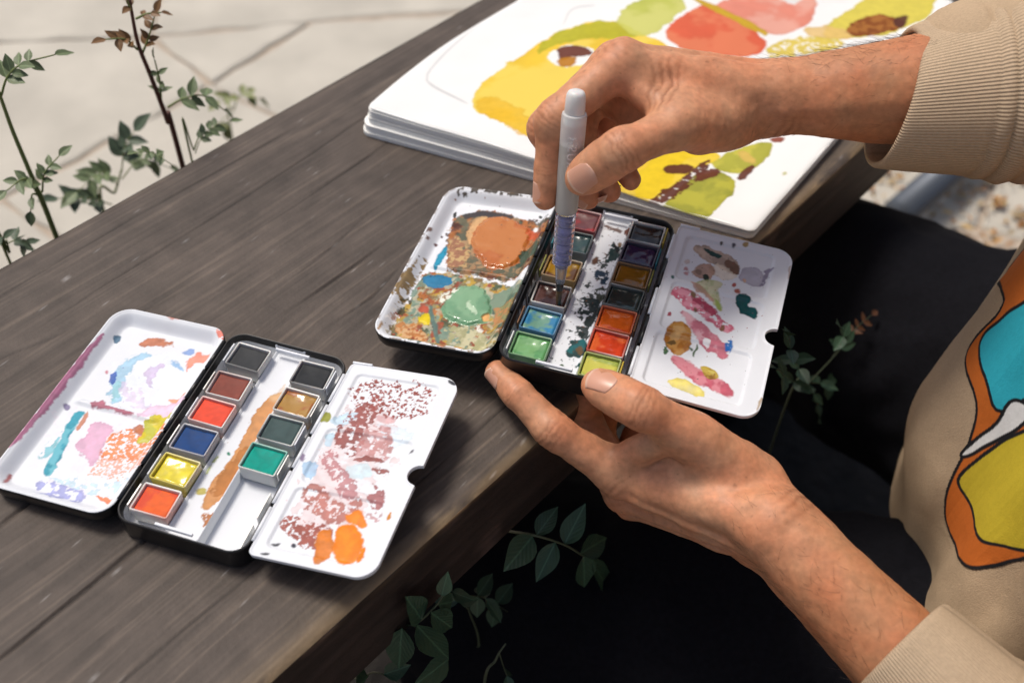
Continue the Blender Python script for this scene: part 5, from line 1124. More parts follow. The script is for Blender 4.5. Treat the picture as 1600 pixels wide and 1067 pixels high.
for k in range(nl):
    ins = -.62*(1-fr_[k])+abs(g.normal(0, .07))+(.08 if k % 3 == 0 else 0); q = rr_ring(BW_, BL_, (.5, .4, .4, .5), ins, 6)
    q0 = rr_ring(BW_, BL_, (.5, .4, .4, .5), .06, 6); tk = np.clip((bookz(q[:, 0])-.55)/1.4, 0, 1)[:, None]; q = q*tk+q0*(1-tk)
    # subdivide the outline so that it follows the curve of the stack
    Q = []
    for i in range(len(q)):
        a_, b_ = q[i], q[(i+1) % len(q)]; m = max(1, int(np.linalg.norm(b_-a_)/.9)); Q += [a_+(b_-a_)*t/m for t in range(m)]
    Q = np.array(Q); m = len(Q); z0 = bookz(Q[:, 0])*fr_[k]; z1 = bookz(Q[:, 0])*fr_[k+1]-.035
    wig = (fbm(Q*.5, 2, 60+k)-.5)*.05
    zt = np.maximum(z1+wig, z0+wig+.015); cq = A(BW_/2, BL_/2); Qi = Q+(cq-Q)/np.linalg.norm(cq-Q, axis=1)[:, None]*1.2
    V = np.concatenate([bw(Q[:, 0], Q[:, 1], z0+wig), bw(Q[:, 0], Q[:, 1], zt), bw(Qi[:, 0], Qi[:, 1], bookz(Qi[:, 0])*fr_[k+1]-.03)])
    F = [[j, (j+1) % m, m+(j+1) % m, m+j] for j in range(m)]+[[m+j, m+(j+1) % m, 2*m+(j+1) % m, 2*m+j] for j in range(m)]
    mk('page_stack', V, F, m_edge, sketch, smooth=False)
q = rr_ring(BW_+.05, BL_, (.5, .4, .4, .5), .25, 6)+A(.2, 0); m = len(q)
V = np.concatenate([bw(q[:, 0], q[:, 1], np.full(m, .008)), bw(q[:, 0], q[:, 1], bookz(q[:, 0])*.03-.0)])
mk('cover', V, [[j, (j+1) % m, m+(j+1) % m, m+j] for j in range(m)]+[[m+j for j in range(m)], [j for j in range(m)][::-1]], mat('book_cover', (.20, .19, .17), .6), sketch, smooth=False)

# ------------------------------------------------------------------ water brush pen
PT, PTOP = A(2.33, 39.57, 2.62), A(2.51, 42.19, 15.0); PAX = nrm(PTOP-PT); PLEN = np.linalg.norm(PTOP-PT)
pu = nrm(np.cross(PAX, A(1, 0, 0))); pw = np.cross(PAX, pu)
pen = empty('water_brush', PT, 'frosted water brush pen with blue inner reservoir held by the upper hand', 'brush')
def lathe(prof, n=40):
    V = []; F = []
    for (t, r) in prof:
        a = np.arange(n)*2*math.pi/n; V.append(PT+PAX*t+r*(1.1 if t > 2.9 else 1)*(np.cos(a)[:, None]*pu+np.sin(a)[:, None]*pw))
    for k in range(len(prof)-1):
        for j in range(n): F.append([k*n+j, k*n+(j+1) % n, (k+1)*n+(j+1) % n, (k+1)*n+j])
    F.append(list(range(n))[::-1]); F.append([(len(prof)-1)*n+j for j in range(n)])
    return np.concatenate(V), F
def plastic(name, c, rough, tr, blue=None):
    return mat(name, c, rough, trans=tr, ior=1.35, spec=.4, sss=.0)
m_frost = mat('frosted_plastic', (.95, .95, .94), .34, attr='Col', trans=.55, ior=1.14); m_clear = mat('clear_plastic', (.80, .81, .93), .16, trans=.80, ior=1.15)
m_ink = mat('blue_reservoir', (.07, .09, .36), .3, noise=(200, .5, (1, 1, 1)))
f0 = 5.95
bv_, bf_ = lathe([(f0, .40), (f0+.02, .49), (f0+.15, .51), (8.5, .535), (9.55, .54), (9.65, .54), (11.0, .545), (11.1, .52), (11.14, .45)]); bt_ = (bv_-PT)@PAX
k_ = sstep(9.55, 9.65, bt_)[:, None]; o = mk('barrel', bv_, bf_, m_frost, pen, auto=40, attrs=dict(Col=A(.70, .69, .66)[None]*(1-k_)+A(.95, .95, .94)[None]*k_))
o = mk('end_plug', *lathe([(10.6, .40), (11.12, .41), (11.2, .44), (11.8, .425), (12.05, .395), (12.17, .34), (12.23, .24), (12.25, .02)]), mat('plug_plastic', (.80, .80, .79), .35, trans=.2, sss=.2), pen, auto=50)
o = mk('water_fill', *lathe([(f0+.1, .40), (9.6, .42), (9.62, .0)]), mat('water_tint', (.70, .70, .66), .2, trans=.5), pen, auto=40)
pr = [(2.95, .38)]
for k in range(9):
    t0 = 3.0+k*.32; pr += [(t0, .445+.002*k), (t0+.22, .45+.002*k), (t0+.25, .40), (t0+.30, .40)]
pr += [(f0-.02, .46), (f0, .42)]
mk('ribbed_grip', *lathe(pr), m_clear, pen, auto=30)
pr = [(2.7, .16)]
for k in range(6): t0 = 2.75+k*.5; pr += [(t0, .27), (t0+.34, .28), (t0+.36, .17), (t0+.48, .17)]
mk('reservoir', *lathe(pr), m_ink, pen, auto=30)
mk('nose', *lathe([(1.75, .20), (1.8, .245), (2.3, .285), (2.75, .33), (2.9, .345), (2.96, .345)]), mat('nose_plastic', (.55, .57, .66), .15, trans=.75, ior=1.35), pen, auto=40)
mk('collar', *lathe([(1.3, .16), (1.35, .195), (1.75, .21), (1.95, .17)]), mat('collar_black', (.02, .02, .022), .3), pen, auto=40)
bv, bf = lathe([(0, .012), (.12, .05), (.4, .105), (.8, .15), (1.3, .165), (1.5, .15)], 20)
tt_ = (bv-PT)@PAX; bc = A(.10, .055, .02)[None]*np.ones((len(bv), 1)); kk = sstep(1.0, .5, tt_)*sstep(-.4, .4, (bv-PT)@A(1, -.3, 0)*6); bc = bc*(1-kk)[:, None]+A(.01, .13, .15)[None]*kk[:, None]
mk('bristles', bv, bf, mat('wet_bristles', (.1, .1, .1), .25, attr='Col', bump=[(900, .6, .03, (8, 8, .6))]), pen, attrs=dict(Col=bc))
# raised lettering along the barrel
cu = bpy.data.curves.new('lettering', 'FONT'); cu.body = 'BRUSH'; cu.size = 1.0; cu.extrude = .02; cu.resolution_u = 3; cu.space_character = 1.25
to = bpy.data.objects.new('tmp', cu); col.objects.link(to); bpy.context.view_layer.update()
me = bpy.data.meshes.new_from_object(to.evaluated_get(bpy.context.evaluated_depsgraph_get())); bpy.data.objects.remove(to)
tv = np.array([v.co[:] for v in me.vertices]); tf = [list(p.vertices) for p in me.polygons]
tv[:, :2] *= .56; tv[:, 1] -= .20
cam_side = nrm(A(0.02, -.9, .45)-PAX*(A(0.02, -.9, .45)@PAX)); sidew = np.cross(PAX, cam_side)
ang = tv[:, 1]/.54; rr_ = .586+tv[:, 2]*.9
# text runs up the barrel; its letters stand across it
P_ = PT+PAX*(8.15+tv[:, 0])[:, None]+rr_[:, None]*(np.cos(ang)[:, None]*cam_side-np.sin(ang)[:, None]*sidew*-1)
mk('lettering', P_, tf, mat('raised_letters', (.62, .62, .62), .35), pen, smooth=False)

# ------------------------------------------------------------------ the person
VOX = .092
person = empty('person', A(33, 36, GROUND), 'person in tan sweatshirt and black jeans dipping a brush into the tin', 'person')
m_skin = mat('skin', (.55, .28, .17), .45, attr='Col', rattr='Rgh', sss=.10, spec=.4, noise=(330, .16, (1, 1, 1)), bump=[(480, .30, .03, (1, 1, 1)), (1300, .28, .015, (1, 1, 1))])
V, F, Cc, Rg = build_body()
body = mk('body', V, F, m_skin, person, attrs=dict(Col=Cc, Rgh=Rg))
m_nail = mat('fingernail', (.6, .4, .3), .32, attr='Col', sss=.05, spec=.45)
for a in NAILS:
    v, f, c = nail_mesh(a[0], a[1][2], a[1][3], a[2], a[3], a[4], a[5]); o = mk('fingernail', v, f, m_nail, body, attrs=dict(Col=c)); fixn(o)
v, f = arm_hair(); o = mk('arm_hair', v, f, mat('dark_hair', (.06, .03, .015), .4), body); tag(o, kind='stuff')

# sweatshirt: torso and bunched sleeves as one cloth
RA = nrm(R['elbow']-R['wrist']); LA = nrm(Lh['elbow']-Lh['wrist'])
RC0, RC1 = R['wrist']+RA*5.6+A(0, 0, -.2), R['wrist']+RA*10.4
LC0, LC1 = Lh['wrist']+LA*7.3, Lh['wrist']+LA*12.8
FWD = nrm(A(-.95, -.30, 0)); SIDE = A(-.30, .95, 0)
TB, TT = A(38.2, 35.0, -15), A(45.0, 40.0, 38)
def seg(p, a, b): return cone(p, a, b, 0, 0)
def torso(p):
    d = econe(p, TB, TT, 16.5, 16.0, FWD, .80)
    d = smin(d, cone(p, A(29.0, 38, -6), A(33.0, 38.5, 14), 5.5, 4.5), 5)         # slack cloth over the belly
    d = smin(d, cone(p, A(27.4, 28.6, -12), A(30.0, 30, 8), 4.2, 3.2), 3)     # hanging fold at the near side
    return d
def shirt(p):
    d = torso(p)
    sr = smin(cone(p, RC1-RA*.4, A(37, 45.5, 14.8), 4.3, 6.4), cone(p, A(37, 45.5, 14.8), A(37, 51, 34), 6.4, 8), 3)
    t = (p-RC1)@RA; sr = sr-.32*np.sin(t*2.1+np.sin(p[:, 2]*.5)*1.2)*np.exp(-np.clip(t, 0, 99)/7)*(t > -1)
    sl = smin(cone(p, LC1-LA*.4, Lh['elbow'], 4.0, 6.0), cone(p, Lh['elbow'], A(41, 19, 33), 6.0, 8), 3)
    t = (p-LC1)@LA; sl = sl-.25*np.sin(t*1.7+np.sin(p[:, 2]*.6))*np.exp(-np.clip(t, 0, 99)/7)*(t > -1)
    d = smin(d, sr, 2.0); d = smin(d, sl, 1.2)
    fold = fbm(np.stack([p[:, 0]*.10+p[:, 1]*.16, p[:, 1]*.10, p[:, 2]*.045], 1), 3, 61)-.5
    d = d+1.1*np.exp(-(seg(p, A(24.2, 30.5, 3), A(27.0, 26.5, -13))/1.3)**2)+.5*np.exp(-(seg(p, A(25.0, 35, 9), A(23.0, 33, -10))/1.1)**2)
    return d-fold*1.1-.14*(fbm(p*.35, 2, 62)-.5)
V, F = surface_nets(shirt, (12, 2, -16), (58, 62, 40), .38)
N = grad(shirt, V, .15)
cl = np.repeat(A(.43, .315, .205)[None], len(V), 0)*(1+.10*(fbm(V*.8, 3, 64)-.5))[:, None]
m_cloth = mat('sweatshirt_cotton', (.43, .315, .205), .9, attr='Col', spec=.15, noise=(900, .10, (1, 1, 1)), bump=[(1300, .7, .05, (1, 1, 1)), (70, .3, .25, (1, 1, 1))])
shirt_o = mk('sweatshirt', V, F, m_cloth, person, attrs=dict(Col=np.clip(cl, 0, 1)))
# screen print on the chest: flat colour fields with black outlines, its own thin layer on the cloth
PRINT = [
    ([(6.1,13.1),(10.5,1.4),(6.3,4.7),(5.8,3.7),(6.3,1.4),(6.4,0.3),(5.0,0.2),(3.3,0.2),(2.5,-0.8),(1.8,-3.1),(1.1,-6.1),(0.1,-7.2),(-2.1,-6.2),(-3.7,-4.9),(-4.3,-3.3),(-5.0,-1.4),(-6.3,2.0)], (0.52, 0.13, 0.02), 1),
    ([(2.7,10.5),(4.8,5.7),(5.5,3.5),(5.9,1.7),(4.9,1.4),(3.3,1.3),(1.8,0.5),(1.2,2.4),(-0.5,7.2)], (0.03, 0.4, 0.5), 1),
    ([(1.4,-3.8),(1.1,-1.4),(0.5,0.9),(-2.4,6.1),(-7.0,1.8),(-4.7,-1.7),(-3.6,-3.2),(-1.9,-4.4),(-0.6,-4.3),(0.9,-4.4)], (0.52, 0.4, 0.03), 1),
    ([(2.2,-2.8),(1.9,-1.2),(1.6,0.4),(1.8,1.5),(1.5,2.1),(0.6,2.4),(0.4,1.5),(1.3,-1.2),(1.8,-2.9)], (0.72, 0.72, 0.7), 1),
]
A0_, A1_, Z0_, Z1_ = -7.5, 11.0, -7.7, 13.6
ca, cz = np.arange(A0_, A1_+.6, .5), np.arange(Z0_, Z1_+.6, .5)
ga, gz = np.meshgrid(ca, cz, indexing='ij'); CP = A(33, 36, 0)+ga.ravel()[:, None]*SIDE+gz.ravel()[:, None]*A(0, 0, 1)
dep = np.full(len(CP), 24.0)
for _ in range(26): dep = dep-np.clip(shirt(CP+FWD*dep[:, None]), -1, 3)*.7
dep = dep.reshape(ga.shape)
fa_, fz_ = np.arange(A0_, A1_, .05), np.arange(Z0_, Z1_, .05)
ia = (fa_-A0_)/.5; iz = (fz_-Z0_)/.5; i0 = ia.astype(int); j0 = iz.astype(int); ta = (ia-i0)[:, None]; tz = (iz-j0)[None, :]
dd = (dep[i0][:, j0]*(1-ta)*(1-tz)+dep[i0+1][:, j0]*ta*(1-tz)+dep[i0][:, j0+1]*(1-ta)*tz+dep[i0+1][:, j0+1]*ta*tz).ravel()
ga, gz = np.meshgrid(fa_, fz_, indexing='ij'); sw_ = np.stack([ga.ravel(), gz.ravel()], 1)
pv = A(33, 36, 0)+sw_[:, :1]*SIDE+sw_[:, 1:]*A(0, 0, 1)+FWD*(dd+.06)[:, None]
cp_ = np.zeros((len(pv), 3)); keep = np.full(len(pv), 9.)
jw = sw_+(np.stack([fbm(sw_*.5, 2, 81), fbm(sw_*.5+9, 2, 82)], 1)-.5)*.25
for (poly, c, ol) in PRINT:
    d = polysd(jw, chaikin(np.array(poly, float), 2)); keep = np.minimum(keep, d-.11)
    if c is not None: a = sstep(.04, -.04, d); cp_ = cp_*(1-a)[:, None]+A(*c)[None]*(1+.10*(fbm(sw_*6, 2, 65)-.5))[:, None]*a[:, None]
    a = sstep(.12, .08, np.abs(d)); cp_ = cp_*(1-a)[:, None]+A(.012, .012, .014)[None]*a[:, None]
fq = grid_faces(len(fa_), len(fz_)); fq = fq[(keep[fq] < 0).all(1)]
us = np.unique(fq); rm = np.full(len(pv), -1); rm[us] = np.arange(len(us))
prn = mk('chest_print', pv[us], rm[fq], mat('screen_print', (.5, .5, .5), .75, attr='Col', spec=.25, bump=[(900, .4, .04, (1, 1, 1))]), shirt_o, attrs=dict(Col=np.clip(cp_[us], 0, 1))); fixn(prn)

# ribbed cuffs: turned rim, seams, soft inside
def cuff(wide, c0, ax, length, r0, r1, tilt, tiltdir, sag, seam_ang, wx, name='cuff'):
    u = nrm(wide-ax*(wide@ax)); w = np.cross(ax, u)
    td = A(tiltdir[0], tiltdir[1]); n = 120
    prof = [(2.6, -.55), (1.2, -.36), (.35, -.28), (.08, -.24), (0, -.12), (.03, .0), (.12, .06)]+[(t, .07) for t in np.linspace(.3, length-1.5, 14)]+[(length-1.3, .10), (length-1.12, .02), (length-1.0, .14), (length-.75, .22), (length-.5, .20), (length-.38, .04), (length-.25, .24), (length+.2, .42), (length+.7, .30), (length+1.0, -.2), (length+1.1, -.8)]
    V = []; a = np.arange(n)*2*math.pi/n; ca, sa = np.cos(a), np.sin(a)
    for (t, dr) in prof:
        f = np.clip(t/length, 0, 1); r = r0+(r1-r0)*f**.8+dr
        lob = .10*np.sin(a*2+.6+t*.2)+.06*np.sin(a*5+t*.5)
        sm = -.05*np.exp(-(((a-seam_ang+math.pi) % (2*math.pi)-math.pi)/.05)**2) if .1 < t < length else 0
        rad = r*(1+.02*lob*3)+lob*.25+sm
        tt2 = t-tilt*(ca*td[0]+sa*td[1])*(1-f)
        V.append(c0+ax*tt2[:, None]+u*((rad+wx)*ca)[:, None]+w*(rad*sa)[:, None]*1.0+sag*(1-f))
    m = len(prof); V = np.concatenate(V)
    idx = np.arange(m*n).reshape(m, n); q = np.stack([idx[:-1], idx[1:], np.roll(idx, -1, 1)[1:], np.roll(idx, -1, 1)[:-1]], -1).reshape(-1, 4)
    c = np.repeat(A(.45, .335, .225)[None], len(V), 0)*(1+.10*(fbm(V*1.2, 3, 67)-.5))[:, None]
    aa = np.tile(a, m); tt3 = np.repeat([p_[0] for p_ in prof], n)
    c = c*(1-.25*np.exp(-(((aa-seam_ang+math.pi) % (2*math.pi)-math.pi)/.045)**2))[:, None]
    o = mk(name, V, q, m_rib, shirt_o, attrs=dict(Col=np.clip(c, 0, 1), RibX=np.tile(ca*4, m), RibY=np.tile(sa*4, m))); fixn(o); return o
m_rib = mat('ribbed_cuff', (.45, .335, .225), .9, attr='Col', spec=.15, noise=(700, .10, (1, 1, 1)), bump=[(1500, .35, .04, (1, 1, 1))])
_N = m_rib.node_tree.nodes; _L = m_rib.node_tree.links
_ax = _N.new('ShaderNodeAttribute'); _ax.attribute_name = 'RibX'; _ay = _N.new('ShaderNodeAttribute'); _ay.attribute_name = 'RibY'
_at = _N.new('ShaderNodeMath'); _at.operation = 'ARCTAN2'; _L.new(_ay.outputs['Fac'], _at.inputs[0]); _L.new(_ax.outputs['Fac'], _at.inputs[1])
_mu = _N.new('ShaderNodeMath'); _mu.operation = 'MULTIPLY'; _mu.inputs[1].default_value = 150; _L.new(_at.outputs[0], _mu.inputs[0])
_si = _N.new('ShaderNodeMath'); _si.operation = 'SINE'; _L.new(_mu.outputs[0], _si.inputs[0])
_bp = _N.new('ShaderNodeBump'); _bp.inputs['Strength'].default_value = .45; _bp.inputs['Distance'].default_value = .0006; _L.new(_si.outputs[0], _bp.inputs['Height'])
_old = _N['Principled BSDF'].inputs['Normal'].links[0].from_socket; _L.new(_old, _bp.inputs['Normal']); _L.new(_bp.outputs[0], _N['Principled BSDF'].inputs['Normal'])
cuff(R['across'], RC0, RA, 4.9, 3.35, 4.3, .9, (0.1, -1.0), A(.0, -.1, -.2), -1.2, .9)
cuff(Lh['across'], LC0, LA, 5.0, 3.0, 3.9, .5, (-1.0, 0), A(.1, .2, .1), 2.2, .9)

# black jeans
def legs(p):
    d = cone(p, A(38, 48, -15), A(16, 70, -20), 9.6, 8.0)
    d = smin(d, cone(p, A(16, 70, -20), A(20, 76, -44), 8.0, 6.4), 3)
    d2 = cone(p, A(37, 26, -18), A(1, 39.0, -25), 10.2, 9.0)
    d2 = smin(d2, cone(p, A(1, 39.0, -25), A(6, 46, -44), 9.0, 7), 3)
    d3 = cone(p, A(38, 26, -16), A(39, 48, -16), 10.5, 10.5)
    d = smin(smin(d, d2, 2.0), d3, 3)
    q = p
    fold = fbm(np.stack([p[:, 0]*.16, p[:, 1]*.16, p[:, 2]*.16], 1), 3, 71)-.5
    return d-fold*2.4-.4*(fbm(p*.5, 2, 72)-.5)
V, F = surface_nets(legs, (-12, 8, -46), (54, 92, 2), .6)
m_denim = mat('black_denim', (.0058, .0058, .008), .95, spec=.12, noise=(300, .25, (1, 1, 1)), bump=[(600, .4, .04, (1, 1, 1))])
jeans = mk('jeans', V, F, m_denim, person)


PLANTS = [
    ('red stemmed leafy shoot standing tallest behind the bench',[(-22.39,57.32,-46),(-22.77,57.64,-3.36),(-22.94,57.43,0.37),(-23.17,57.16,3.96),(-23.35,56.94,6.38),(-23.28,57.03,8.5),(-23.22,57.1,9.3)],0.16,'red',[([(-22.78,57.62,1.35),(-21.91,58.19,1.63),(-20.79,59.06,1.32),(-19.85,59.71,-0.22)],3,1.9,'green'),([(-23.04,57.31,1.7),(-22.77,57.33,3.4),(-22.66,57.14,5.16)],3,1.25,'green'),([(-23.3,57.0,5.67),(-22.78,57.31,6.62),(-22.14,57.76,8.11)],3,1.2,'bronze'),([(-23.44,56.84,6.09),(-23.76,56.15,7.22),(-24.43,55.04,7.89)],3,1.3,'bronze'),([(-23.25,57.06,8.48),(-23.29,56.86,9.23),(-23.2,56.82,9.88)],2,1.1,'bronze'),([(-23.19,57.14,8.01),(-22.58,57.55,8.13),(-21.9,58.05,7.95)],2,1.0,'bronze')],[]),
    ('green stemmed shoot at the left edge of the picture behind the bench',[(-29.17,50.79,-46),(-29.55,51.11,-4.6),(-29.58,51.08,-1.61),(-29.62,51.03,1.22),(-29.67,50.98,4.11),(-29.64,51.01,6.55),(-29.66,50.99,8.67)],0.15,'greenstem',[([(-29.6,51.06,6.51),(-29.02,51.43,7.57),(-28.25,52.04,8.04),(-26.9,53.34,7.84)],4,1.5,'green'),([(-29.44,51.25,-0.7),(-28.97,51.49,0.63),(-28.11,52.2,1.4)],3,1.3,'green'),([(-29.6,51.06,-1.17),(-29.71,50.46,0.94),(-30.39,49.18,1.08)],3,1.5,'green'),([(-29.63,51.02,-0.78),(-29.76,50.56,-0.39),(-29.93,50.04,-1.25)],1,1.3,'green')],[]),
    ('small leafy twig rising just behind the bench edge',[(-21.28,56.3,-46),(-21.66,56.62,-2.17),(-21.45,56.87,-1.46),(-21.11,57.28,-0.71)],0.07,'greenstem',[([(-21.43,56.9,-1.74),(-20.88,57.24,-0.67),(-20.26,57.67,-0.19),(-19.21,58.61,-0.32)],4,1.2,'green'),([(-22.46,55.67,-1.99),(-23.19,54.49,0.05),(-23.76,53.51,0.89)],4,1.1,'green')],[]),
    ('blurred leafy shrub low behind the bench',[(-32.08,63.66,-46),(-32.46,63.98,-14.13),(-31.56,65.05,-12.37),(-30.89,65.85,-10.75)],0.12,'greenstem',[([(-30.94,65.79,-11.02),(-30.2,66.05,-8.7),(-29.3,66.49,-7.48)],3,2.4,'dark'),([(-31.3,65.36,-11.97),(-31.7,64.26,-9.82),(-33.02,62.06,-9.94)],4,2.2,'green'),([(-31.93,64.61,-13.32),(-32.73,63.04,-11.38),(-34.01,60.89,-9.62)],4,2.2,'dark'),([(-31.03,65.68,-11.57),(-29.57,66.79,-10.49),(-27.98,68.07,-12.19)],4,1.8,'green')],[]),
    ('pale blurred weed growing from the paving behind the bench',[(-29.04,89.04,-46),(-29.42,89.36,-24.21),(-28.86,90.04,-22.32),(-28.4,90.59,-21.15)],0.1,'greenstem',[([(-28.54,90.42,-21.42),(-27.63,91.03,-21.04),(-26.65,91.73,-22.26)],2,2.2,'pale'),([(-28.54,90.42,-21.42),(-29.08,89.31,-20.28),(-29.64,88.18,-20.12)],2,2.0,'pale'),([(-28.91,89.98,-22.67),(-29.91,88.31,-22.67),(-29.67,88.14,-23.31)],1,2.0,'pale')],[]),
    ('dark leafy twig at the far left behind the bench corner',[(-31.58,48.7,-46),(-31.96,49.02,-5.3),(-31.82,49.19,-4.05),(-31.74,49.29,-3.05)],0.09,'greenstem',[([(-31.74,49.28,-3.31),(-31.16,49.66,-3.36),(-30.61,50.01,-4.48)],3,1.5,'dark'),([(-31.79,49.23,-3.26),(-31.8,48.9,-2.43),(-32.24,48.07,-2.23)],2,1.5,'dark')],[]),
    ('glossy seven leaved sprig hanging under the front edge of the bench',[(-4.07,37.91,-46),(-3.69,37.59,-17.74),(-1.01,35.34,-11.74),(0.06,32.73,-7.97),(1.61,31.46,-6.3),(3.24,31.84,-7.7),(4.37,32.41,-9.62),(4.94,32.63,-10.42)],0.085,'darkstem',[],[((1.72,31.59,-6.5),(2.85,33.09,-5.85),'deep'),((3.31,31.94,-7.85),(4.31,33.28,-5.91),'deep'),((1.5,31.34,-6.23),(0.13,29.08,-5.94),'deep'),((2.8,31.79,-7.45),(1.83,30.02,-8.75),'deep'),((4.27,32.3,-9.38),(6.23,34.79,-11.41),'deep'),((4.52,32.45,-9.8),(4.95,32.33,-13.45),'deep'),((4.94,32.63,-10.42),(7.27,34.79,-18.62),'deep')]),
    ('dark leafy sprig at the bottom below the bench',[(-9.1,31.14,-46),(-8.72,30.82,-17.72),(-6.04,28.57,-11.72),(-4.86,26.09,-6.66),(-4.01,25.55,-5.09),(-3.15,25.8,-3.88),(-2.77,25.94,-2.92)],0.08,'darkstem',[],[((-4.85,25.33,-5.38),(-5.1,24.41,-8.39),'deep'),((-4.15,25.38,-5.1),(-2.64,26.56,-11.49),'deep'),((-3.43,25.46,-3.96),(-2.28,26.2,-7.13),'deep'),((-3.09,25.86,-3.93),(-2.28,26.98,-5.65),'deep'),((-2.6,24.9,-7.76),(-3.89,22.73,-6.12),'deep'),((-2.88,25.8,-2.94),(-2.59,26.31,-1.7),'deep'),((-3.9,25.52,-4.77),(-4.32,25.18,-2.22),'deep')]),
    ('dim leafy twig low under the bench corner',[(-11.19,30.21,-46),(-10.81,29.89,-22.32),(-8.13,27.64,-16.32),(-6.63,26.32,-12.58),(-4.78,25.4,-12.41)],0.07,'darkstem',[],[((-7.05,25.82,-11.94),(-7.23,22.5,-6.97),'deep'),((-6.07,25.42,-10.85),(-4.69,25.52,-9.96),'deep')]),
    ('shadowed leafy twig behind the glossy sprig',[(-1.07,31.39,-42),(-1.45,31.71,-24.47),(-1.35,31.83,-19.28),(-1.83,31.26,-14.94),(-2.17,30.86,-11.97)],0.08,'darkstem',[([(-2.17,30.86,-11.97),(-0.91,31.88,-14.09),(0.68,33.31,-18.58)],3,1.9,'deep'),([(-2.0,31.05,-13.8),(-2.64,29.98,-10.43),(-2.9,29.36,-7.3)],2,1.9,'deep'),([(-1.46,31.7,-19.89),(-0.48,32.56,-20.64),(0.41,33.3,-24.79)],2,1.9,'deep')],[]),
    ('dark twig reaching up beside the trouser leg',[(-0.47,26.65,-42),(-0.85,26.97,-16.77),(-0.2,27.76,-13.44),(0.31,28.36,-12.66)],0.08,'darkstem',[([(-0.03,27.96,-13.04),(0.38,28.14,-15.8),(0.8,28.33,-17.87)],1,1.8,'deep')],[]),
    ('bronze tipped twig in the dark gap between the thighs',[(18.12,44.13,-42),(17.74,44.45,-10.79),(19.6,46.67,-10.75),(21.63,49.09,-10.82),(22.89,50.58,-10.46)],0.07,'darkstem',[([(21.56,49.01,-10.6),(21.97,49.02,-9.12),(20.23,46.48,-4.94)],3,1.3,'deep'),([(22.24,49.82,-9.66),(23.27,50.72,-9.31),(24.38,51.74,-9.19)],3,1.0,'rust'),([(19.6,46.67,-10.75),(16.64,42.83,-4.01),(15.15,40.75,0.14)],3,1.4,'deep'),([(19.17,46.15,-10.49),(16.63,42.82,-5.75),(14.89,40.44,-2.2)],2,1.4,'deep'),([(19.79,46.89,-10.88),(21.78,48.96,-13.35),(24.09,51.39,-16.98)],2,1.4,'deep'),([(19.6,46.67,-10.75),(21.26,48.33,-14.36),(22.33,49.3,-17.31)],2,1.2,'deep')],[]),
]
# ------------------------------------------------------------------ plants: each shoot a thing, each leaflet a part
LEAFM = {}
def leaf_mesh():
    nu, nv = 9, 5; V = []; F = []
    for i in range(nu):
        t = i/(nu-1); w = .30*math.sin(math.pi*min(1, t*1.0)**.80)*(1-.18*t)+.004; dz = -.10*t*t
        for j in range(nv):
            q = (j-(nv-1)/2)/((nv-1)/2); V.append((q*w, t, dz+.10*abs(q)*w*2.2-.02*math.cos(q*3.1)*(1-t)+.012*math.sin(t*17+q*2)))
    F = grid_faces(nu, nv).tolist(); m = bpy.data.meshes.new('leaf'); m.from_pydata(V, [], F)
    m.polygons.foreach_set('use_smooth', np.ones(len(F), bool)); return m
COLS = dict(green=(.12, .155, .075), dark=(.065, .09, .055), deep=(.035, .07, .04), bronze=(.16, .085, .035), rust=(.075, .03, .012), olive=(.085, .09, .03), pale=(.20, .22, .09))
def leaf_mat(k, c):
    m = mat('leaf_'+k, c, .42, spec=.35, noise=(120, .25, (1, 1, 1))); N = m.node_tree.nodes; L = m.node_tree.links
    tc = N.new('ShaderNodeTexCoord'); sx = N.new('ShaderNodeSeparateXYZ'); L.new(tc.outputs['Generated'], sx.inputs[0])
    # pale midrib and side veins from the leaf's own coordinates
    a = N.new('ShaderNodeMath'); a.operation = 'SUBTRACT'; a.inputs[1].default_value = .5; L.new(sx.outputs[0], a.inputs[0])
    b = N.new('ShaderNodeMath'); b.operation = 'ABSOLUTE'; L.new(a.outputs[0], b.inputs[0])
    mr = N.new('ShaderNodeMapRange'); mr.inputs[1].default_value = .012; mr.inputs[2].default_value = .045; mr.inputs[3].default_value = 1.9; mr.inputs[4].default_value = 1.0; L.new(b.outputs[0], mr.inputs[0])
    s1 = N.new('ShaderNodeMath'); s1.operation = 'MULTIPLY_ADD'; s1.inputs[1].default_value = -.9; L.new(b.outputs[0], s1.inputs[0]); L.new(sx.outputs[1], s1.inputs[2])
    s2 = N.new('ShaderNodeMath'); s2.operation = 'MULTIPLY'; s2.inputs[1].default_value = 44; L.new(s1.outputs[0], s2.inputs[0])
    s3 = N.new('ShaderNodeMath'); s3.operation = 'SINE'; L.new(s2.outputs[0], s3.inputs[0])
    bp = N.new('ShaderNodeBump'); bp.inputs['Strength'].default_value = .12; bp.inputs['Distance'].default_value = .0008; L.new(s3.outputs[0], bp.inputs['Height'])
    P = N['Principled BSDF']; L.new(bp.outputs[0], P.inputs['Normal'])
    src = P.inputs['Base Color'].links[0].from_socket
    mx = N.new('ShaderNodeMix'); mx.data_type = 'RGBA'; mx.blend_type = 'MULTIPLY'; mx.inputs[0].default_value = 1
    L.new(src, mx.inputs[6]); L.new(mr.outputs[0], mx.inputs[7]); L.new(mx.outputs[2], P.inputs['Base Color'])
    P.inputs['Transmission Weight'].default_value = .0; P.inputs['Subsurface Weight'].default_value = .08; P.inputs['Subsurface Scale'].default_value = .002
    return m
LMESH = leaf_mesh(); LM = {}
for k, c in COLS.items():
    LM[k] = LMESH.copy(); LM[k].materials.append(leaf_mat(k, c))
SM = dict(red=mat('stem_red', (.10, .035, .025), .5), greenstem=mat('stem_green', (.16, .20, .06), .5), darkstem=mat('stem_dark', (.06, .075, .04), .55))
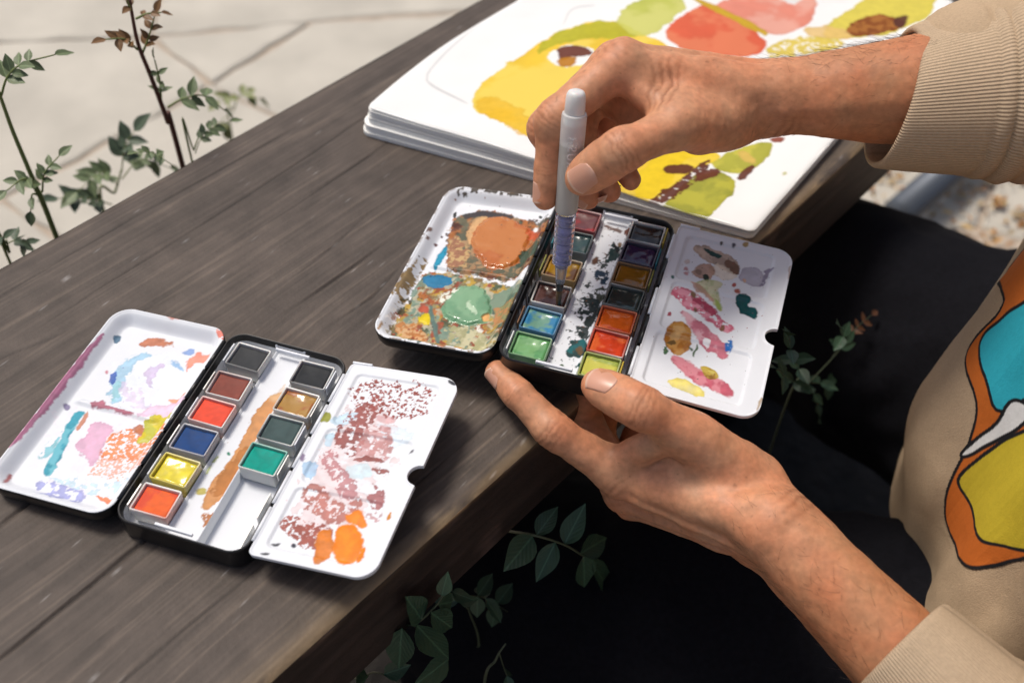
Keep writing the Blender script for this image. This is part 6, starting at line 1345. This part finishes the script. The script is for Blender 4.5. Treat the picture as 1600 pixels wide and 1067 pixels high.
gp = np.random.default_rng(17)
def put_leaf(root, base, d, nor, ln, ck):
    d = nrm(d); nor = nrm(nor-d*(nor@d)); x = np.cross(d, nor)
    o = bpy.data.objects.new('leaf', LM[ck]); col.objects.link(o); o.parent = root
    wd_ = min(ln, 2.5); M = Matrix((x*wd_*S*gp.uniform(.85, 1.1), d*ln*S, nor*wd_*S)).transposed().to_4x4(); M.translation = Vector((base-ORG[root])*S)
    o.matrix_basis = M
def spline(pts, n):
    P = np.array(pts, float); t = np.linspace(0, len(P)-1, n)
    P2 = np.vstack([2*P[0]-P[1], P, 2*P[-1]-P[-2]]); r = []
    for u in t:
        i = min(int(u), len(P)-2); f = u-i; a, b, c, d = P2[i], P2[i+1], P2[i+2], P2[i+3]
        r.append(.5*((2*b)+(-a+c)*f+(2*a-5*b+4*c-d)*f*f+(-a+3*b-3*c+d)*f**3))
    return np.array(r)
for (label, stem, rad, sk, leaves, single) in PLANTS:
    root = empty('leafy_shoot', stem[0], label, 'plant', 'shoots growing around the bench')
    ps = spline(stem, 8*len(stem)); v, f = tube(ps, np.linspace(rad*1.25, rad*.55, len(ps)), 8); mk('stem', v, f, SM[sk], root)
    for (ra, pairs, ll, ck) in leaves:
        q = spline(ra, 24); v, f = tube(q, np.linspace(rad*.5, rad*.25, len(q)), 6); mk('leaf_stalk', v, f, SM['greenstem' if sk != 'darkstem' else sk], root)
        T = np.gradient(q, axis=0)
        for k in range(pairs):
            i = int((.32+.60*k/max(1, pairs))*23) if pairs > 1 else 14
            t = nrm(T[i]); upv = nrm(A(gp.normal()*.25, gp.normal()*.25-.35, 1.0)); sd = nrm(np.cross(t, upv))
            for s in (-1, 1):
                put_leaf(root, q[i], t*.55+sd*s*.85+upv*gp.normal()*.18, upv+sd*s*gp.normal()*.3+A(0, -.2, 0), ll*(.74 if ck != 'deep' else 1)*gp.uniform(.78, 1.05), ck)
        put_leaf(root, q[-1], T[-1]+A(0, 0, -.02), A(gp.normal()*.2, -.3, 1), ll*(.8 if ck != 'deep' else 1.1), ck)

    for (b, t, ck) in single:
        b = A(*b); t = A(*t); put_leaf(root, b, t-b, A(.1+gp.normal()*.15, -.55+gp.normal()*.15, .8), np.linalg.norm(t-b), ck)
# ------------------------------------------------------------------ far side of the sitter: steel rail and dry leaf litter
v, f = tube([A(46, 101, GROUND+4), A(88, 146, GROUND+4)], 2.0, 14)
rail = empty('metal_rail', A(46, 101, GROUND), 'dark grey metal rail on the ground beyond the knees', 'rail')
mk('tube', v, f, mat('grey_metal', (.10, .115, .14), .45, metal=.3), rail)
for t in (.05, .95):
    c = A(46, 101, 0)+(A(88, 146, 0)-A(46, 101, 0))*t; v, f = boxv((c[0], c[1], GROUND+1.2), A(1.6, 0, 0), A(0, 1.6, 0), A(0, 0, 1.2), .2); mk('foot', v, f, mat('grey_foot', (.08, .09, .1), .5), rail, smooth=False)
g = np.random.default_rng(9); V = []; F = []; Cl = []
for k in range(5200):
    if k % 3: x, y = g.uniform(38, 110), g.uniform(84, 160)
    else: x, y = g.normal(66, 8), g.normal(112, 10)
    dens = vnoise(np.array([[x*.05, y*.05]]), 3)[0]
    if dens < .42 and g.random() < .8: continue
    a = g.uniform(0, 6.28); L_ = g.uniform(.8, 2.2); w = L_*g.uniform(.25, .5); z = GROUND+g.uniform(.1, .9); c = A(x, y, z)
    d = A(math.cos(a), math.sin(a), g.normal()*.25); e = A(-math.sin(a), math.cos(a), g.normal()*.25); o = len(V)
    V += [c-d*L_/2, c+e*w/2+A(0, 0, .2), c+d*L_/2, c-e*w/2+A(0, 0, .2), c]
    F += [[o, o+3, o+4], [o+3, o+2, o+4], [o+2, o+1, o+4], [o+1, o, o+4]]
    cc = [(.45, .24, .06), (.36, .17, .05), (.50, .33, .12), (.22, .11, .05), (.55, .42, .25)][g.integers(5)]; Cl += [A(*cc)*g.uniform(.7, 1.2)]*5
lit = mk('leaf_litter', V, F, mat('dry_leaves', (.4, .2, .08), .8, attr='Col'), smooth=False, attrs=dict(Col=np.array(Cl))); tag(lit, 'dry golden brown leaves scattered on the paving beyond the knees', 'leaves', kind='stuff')
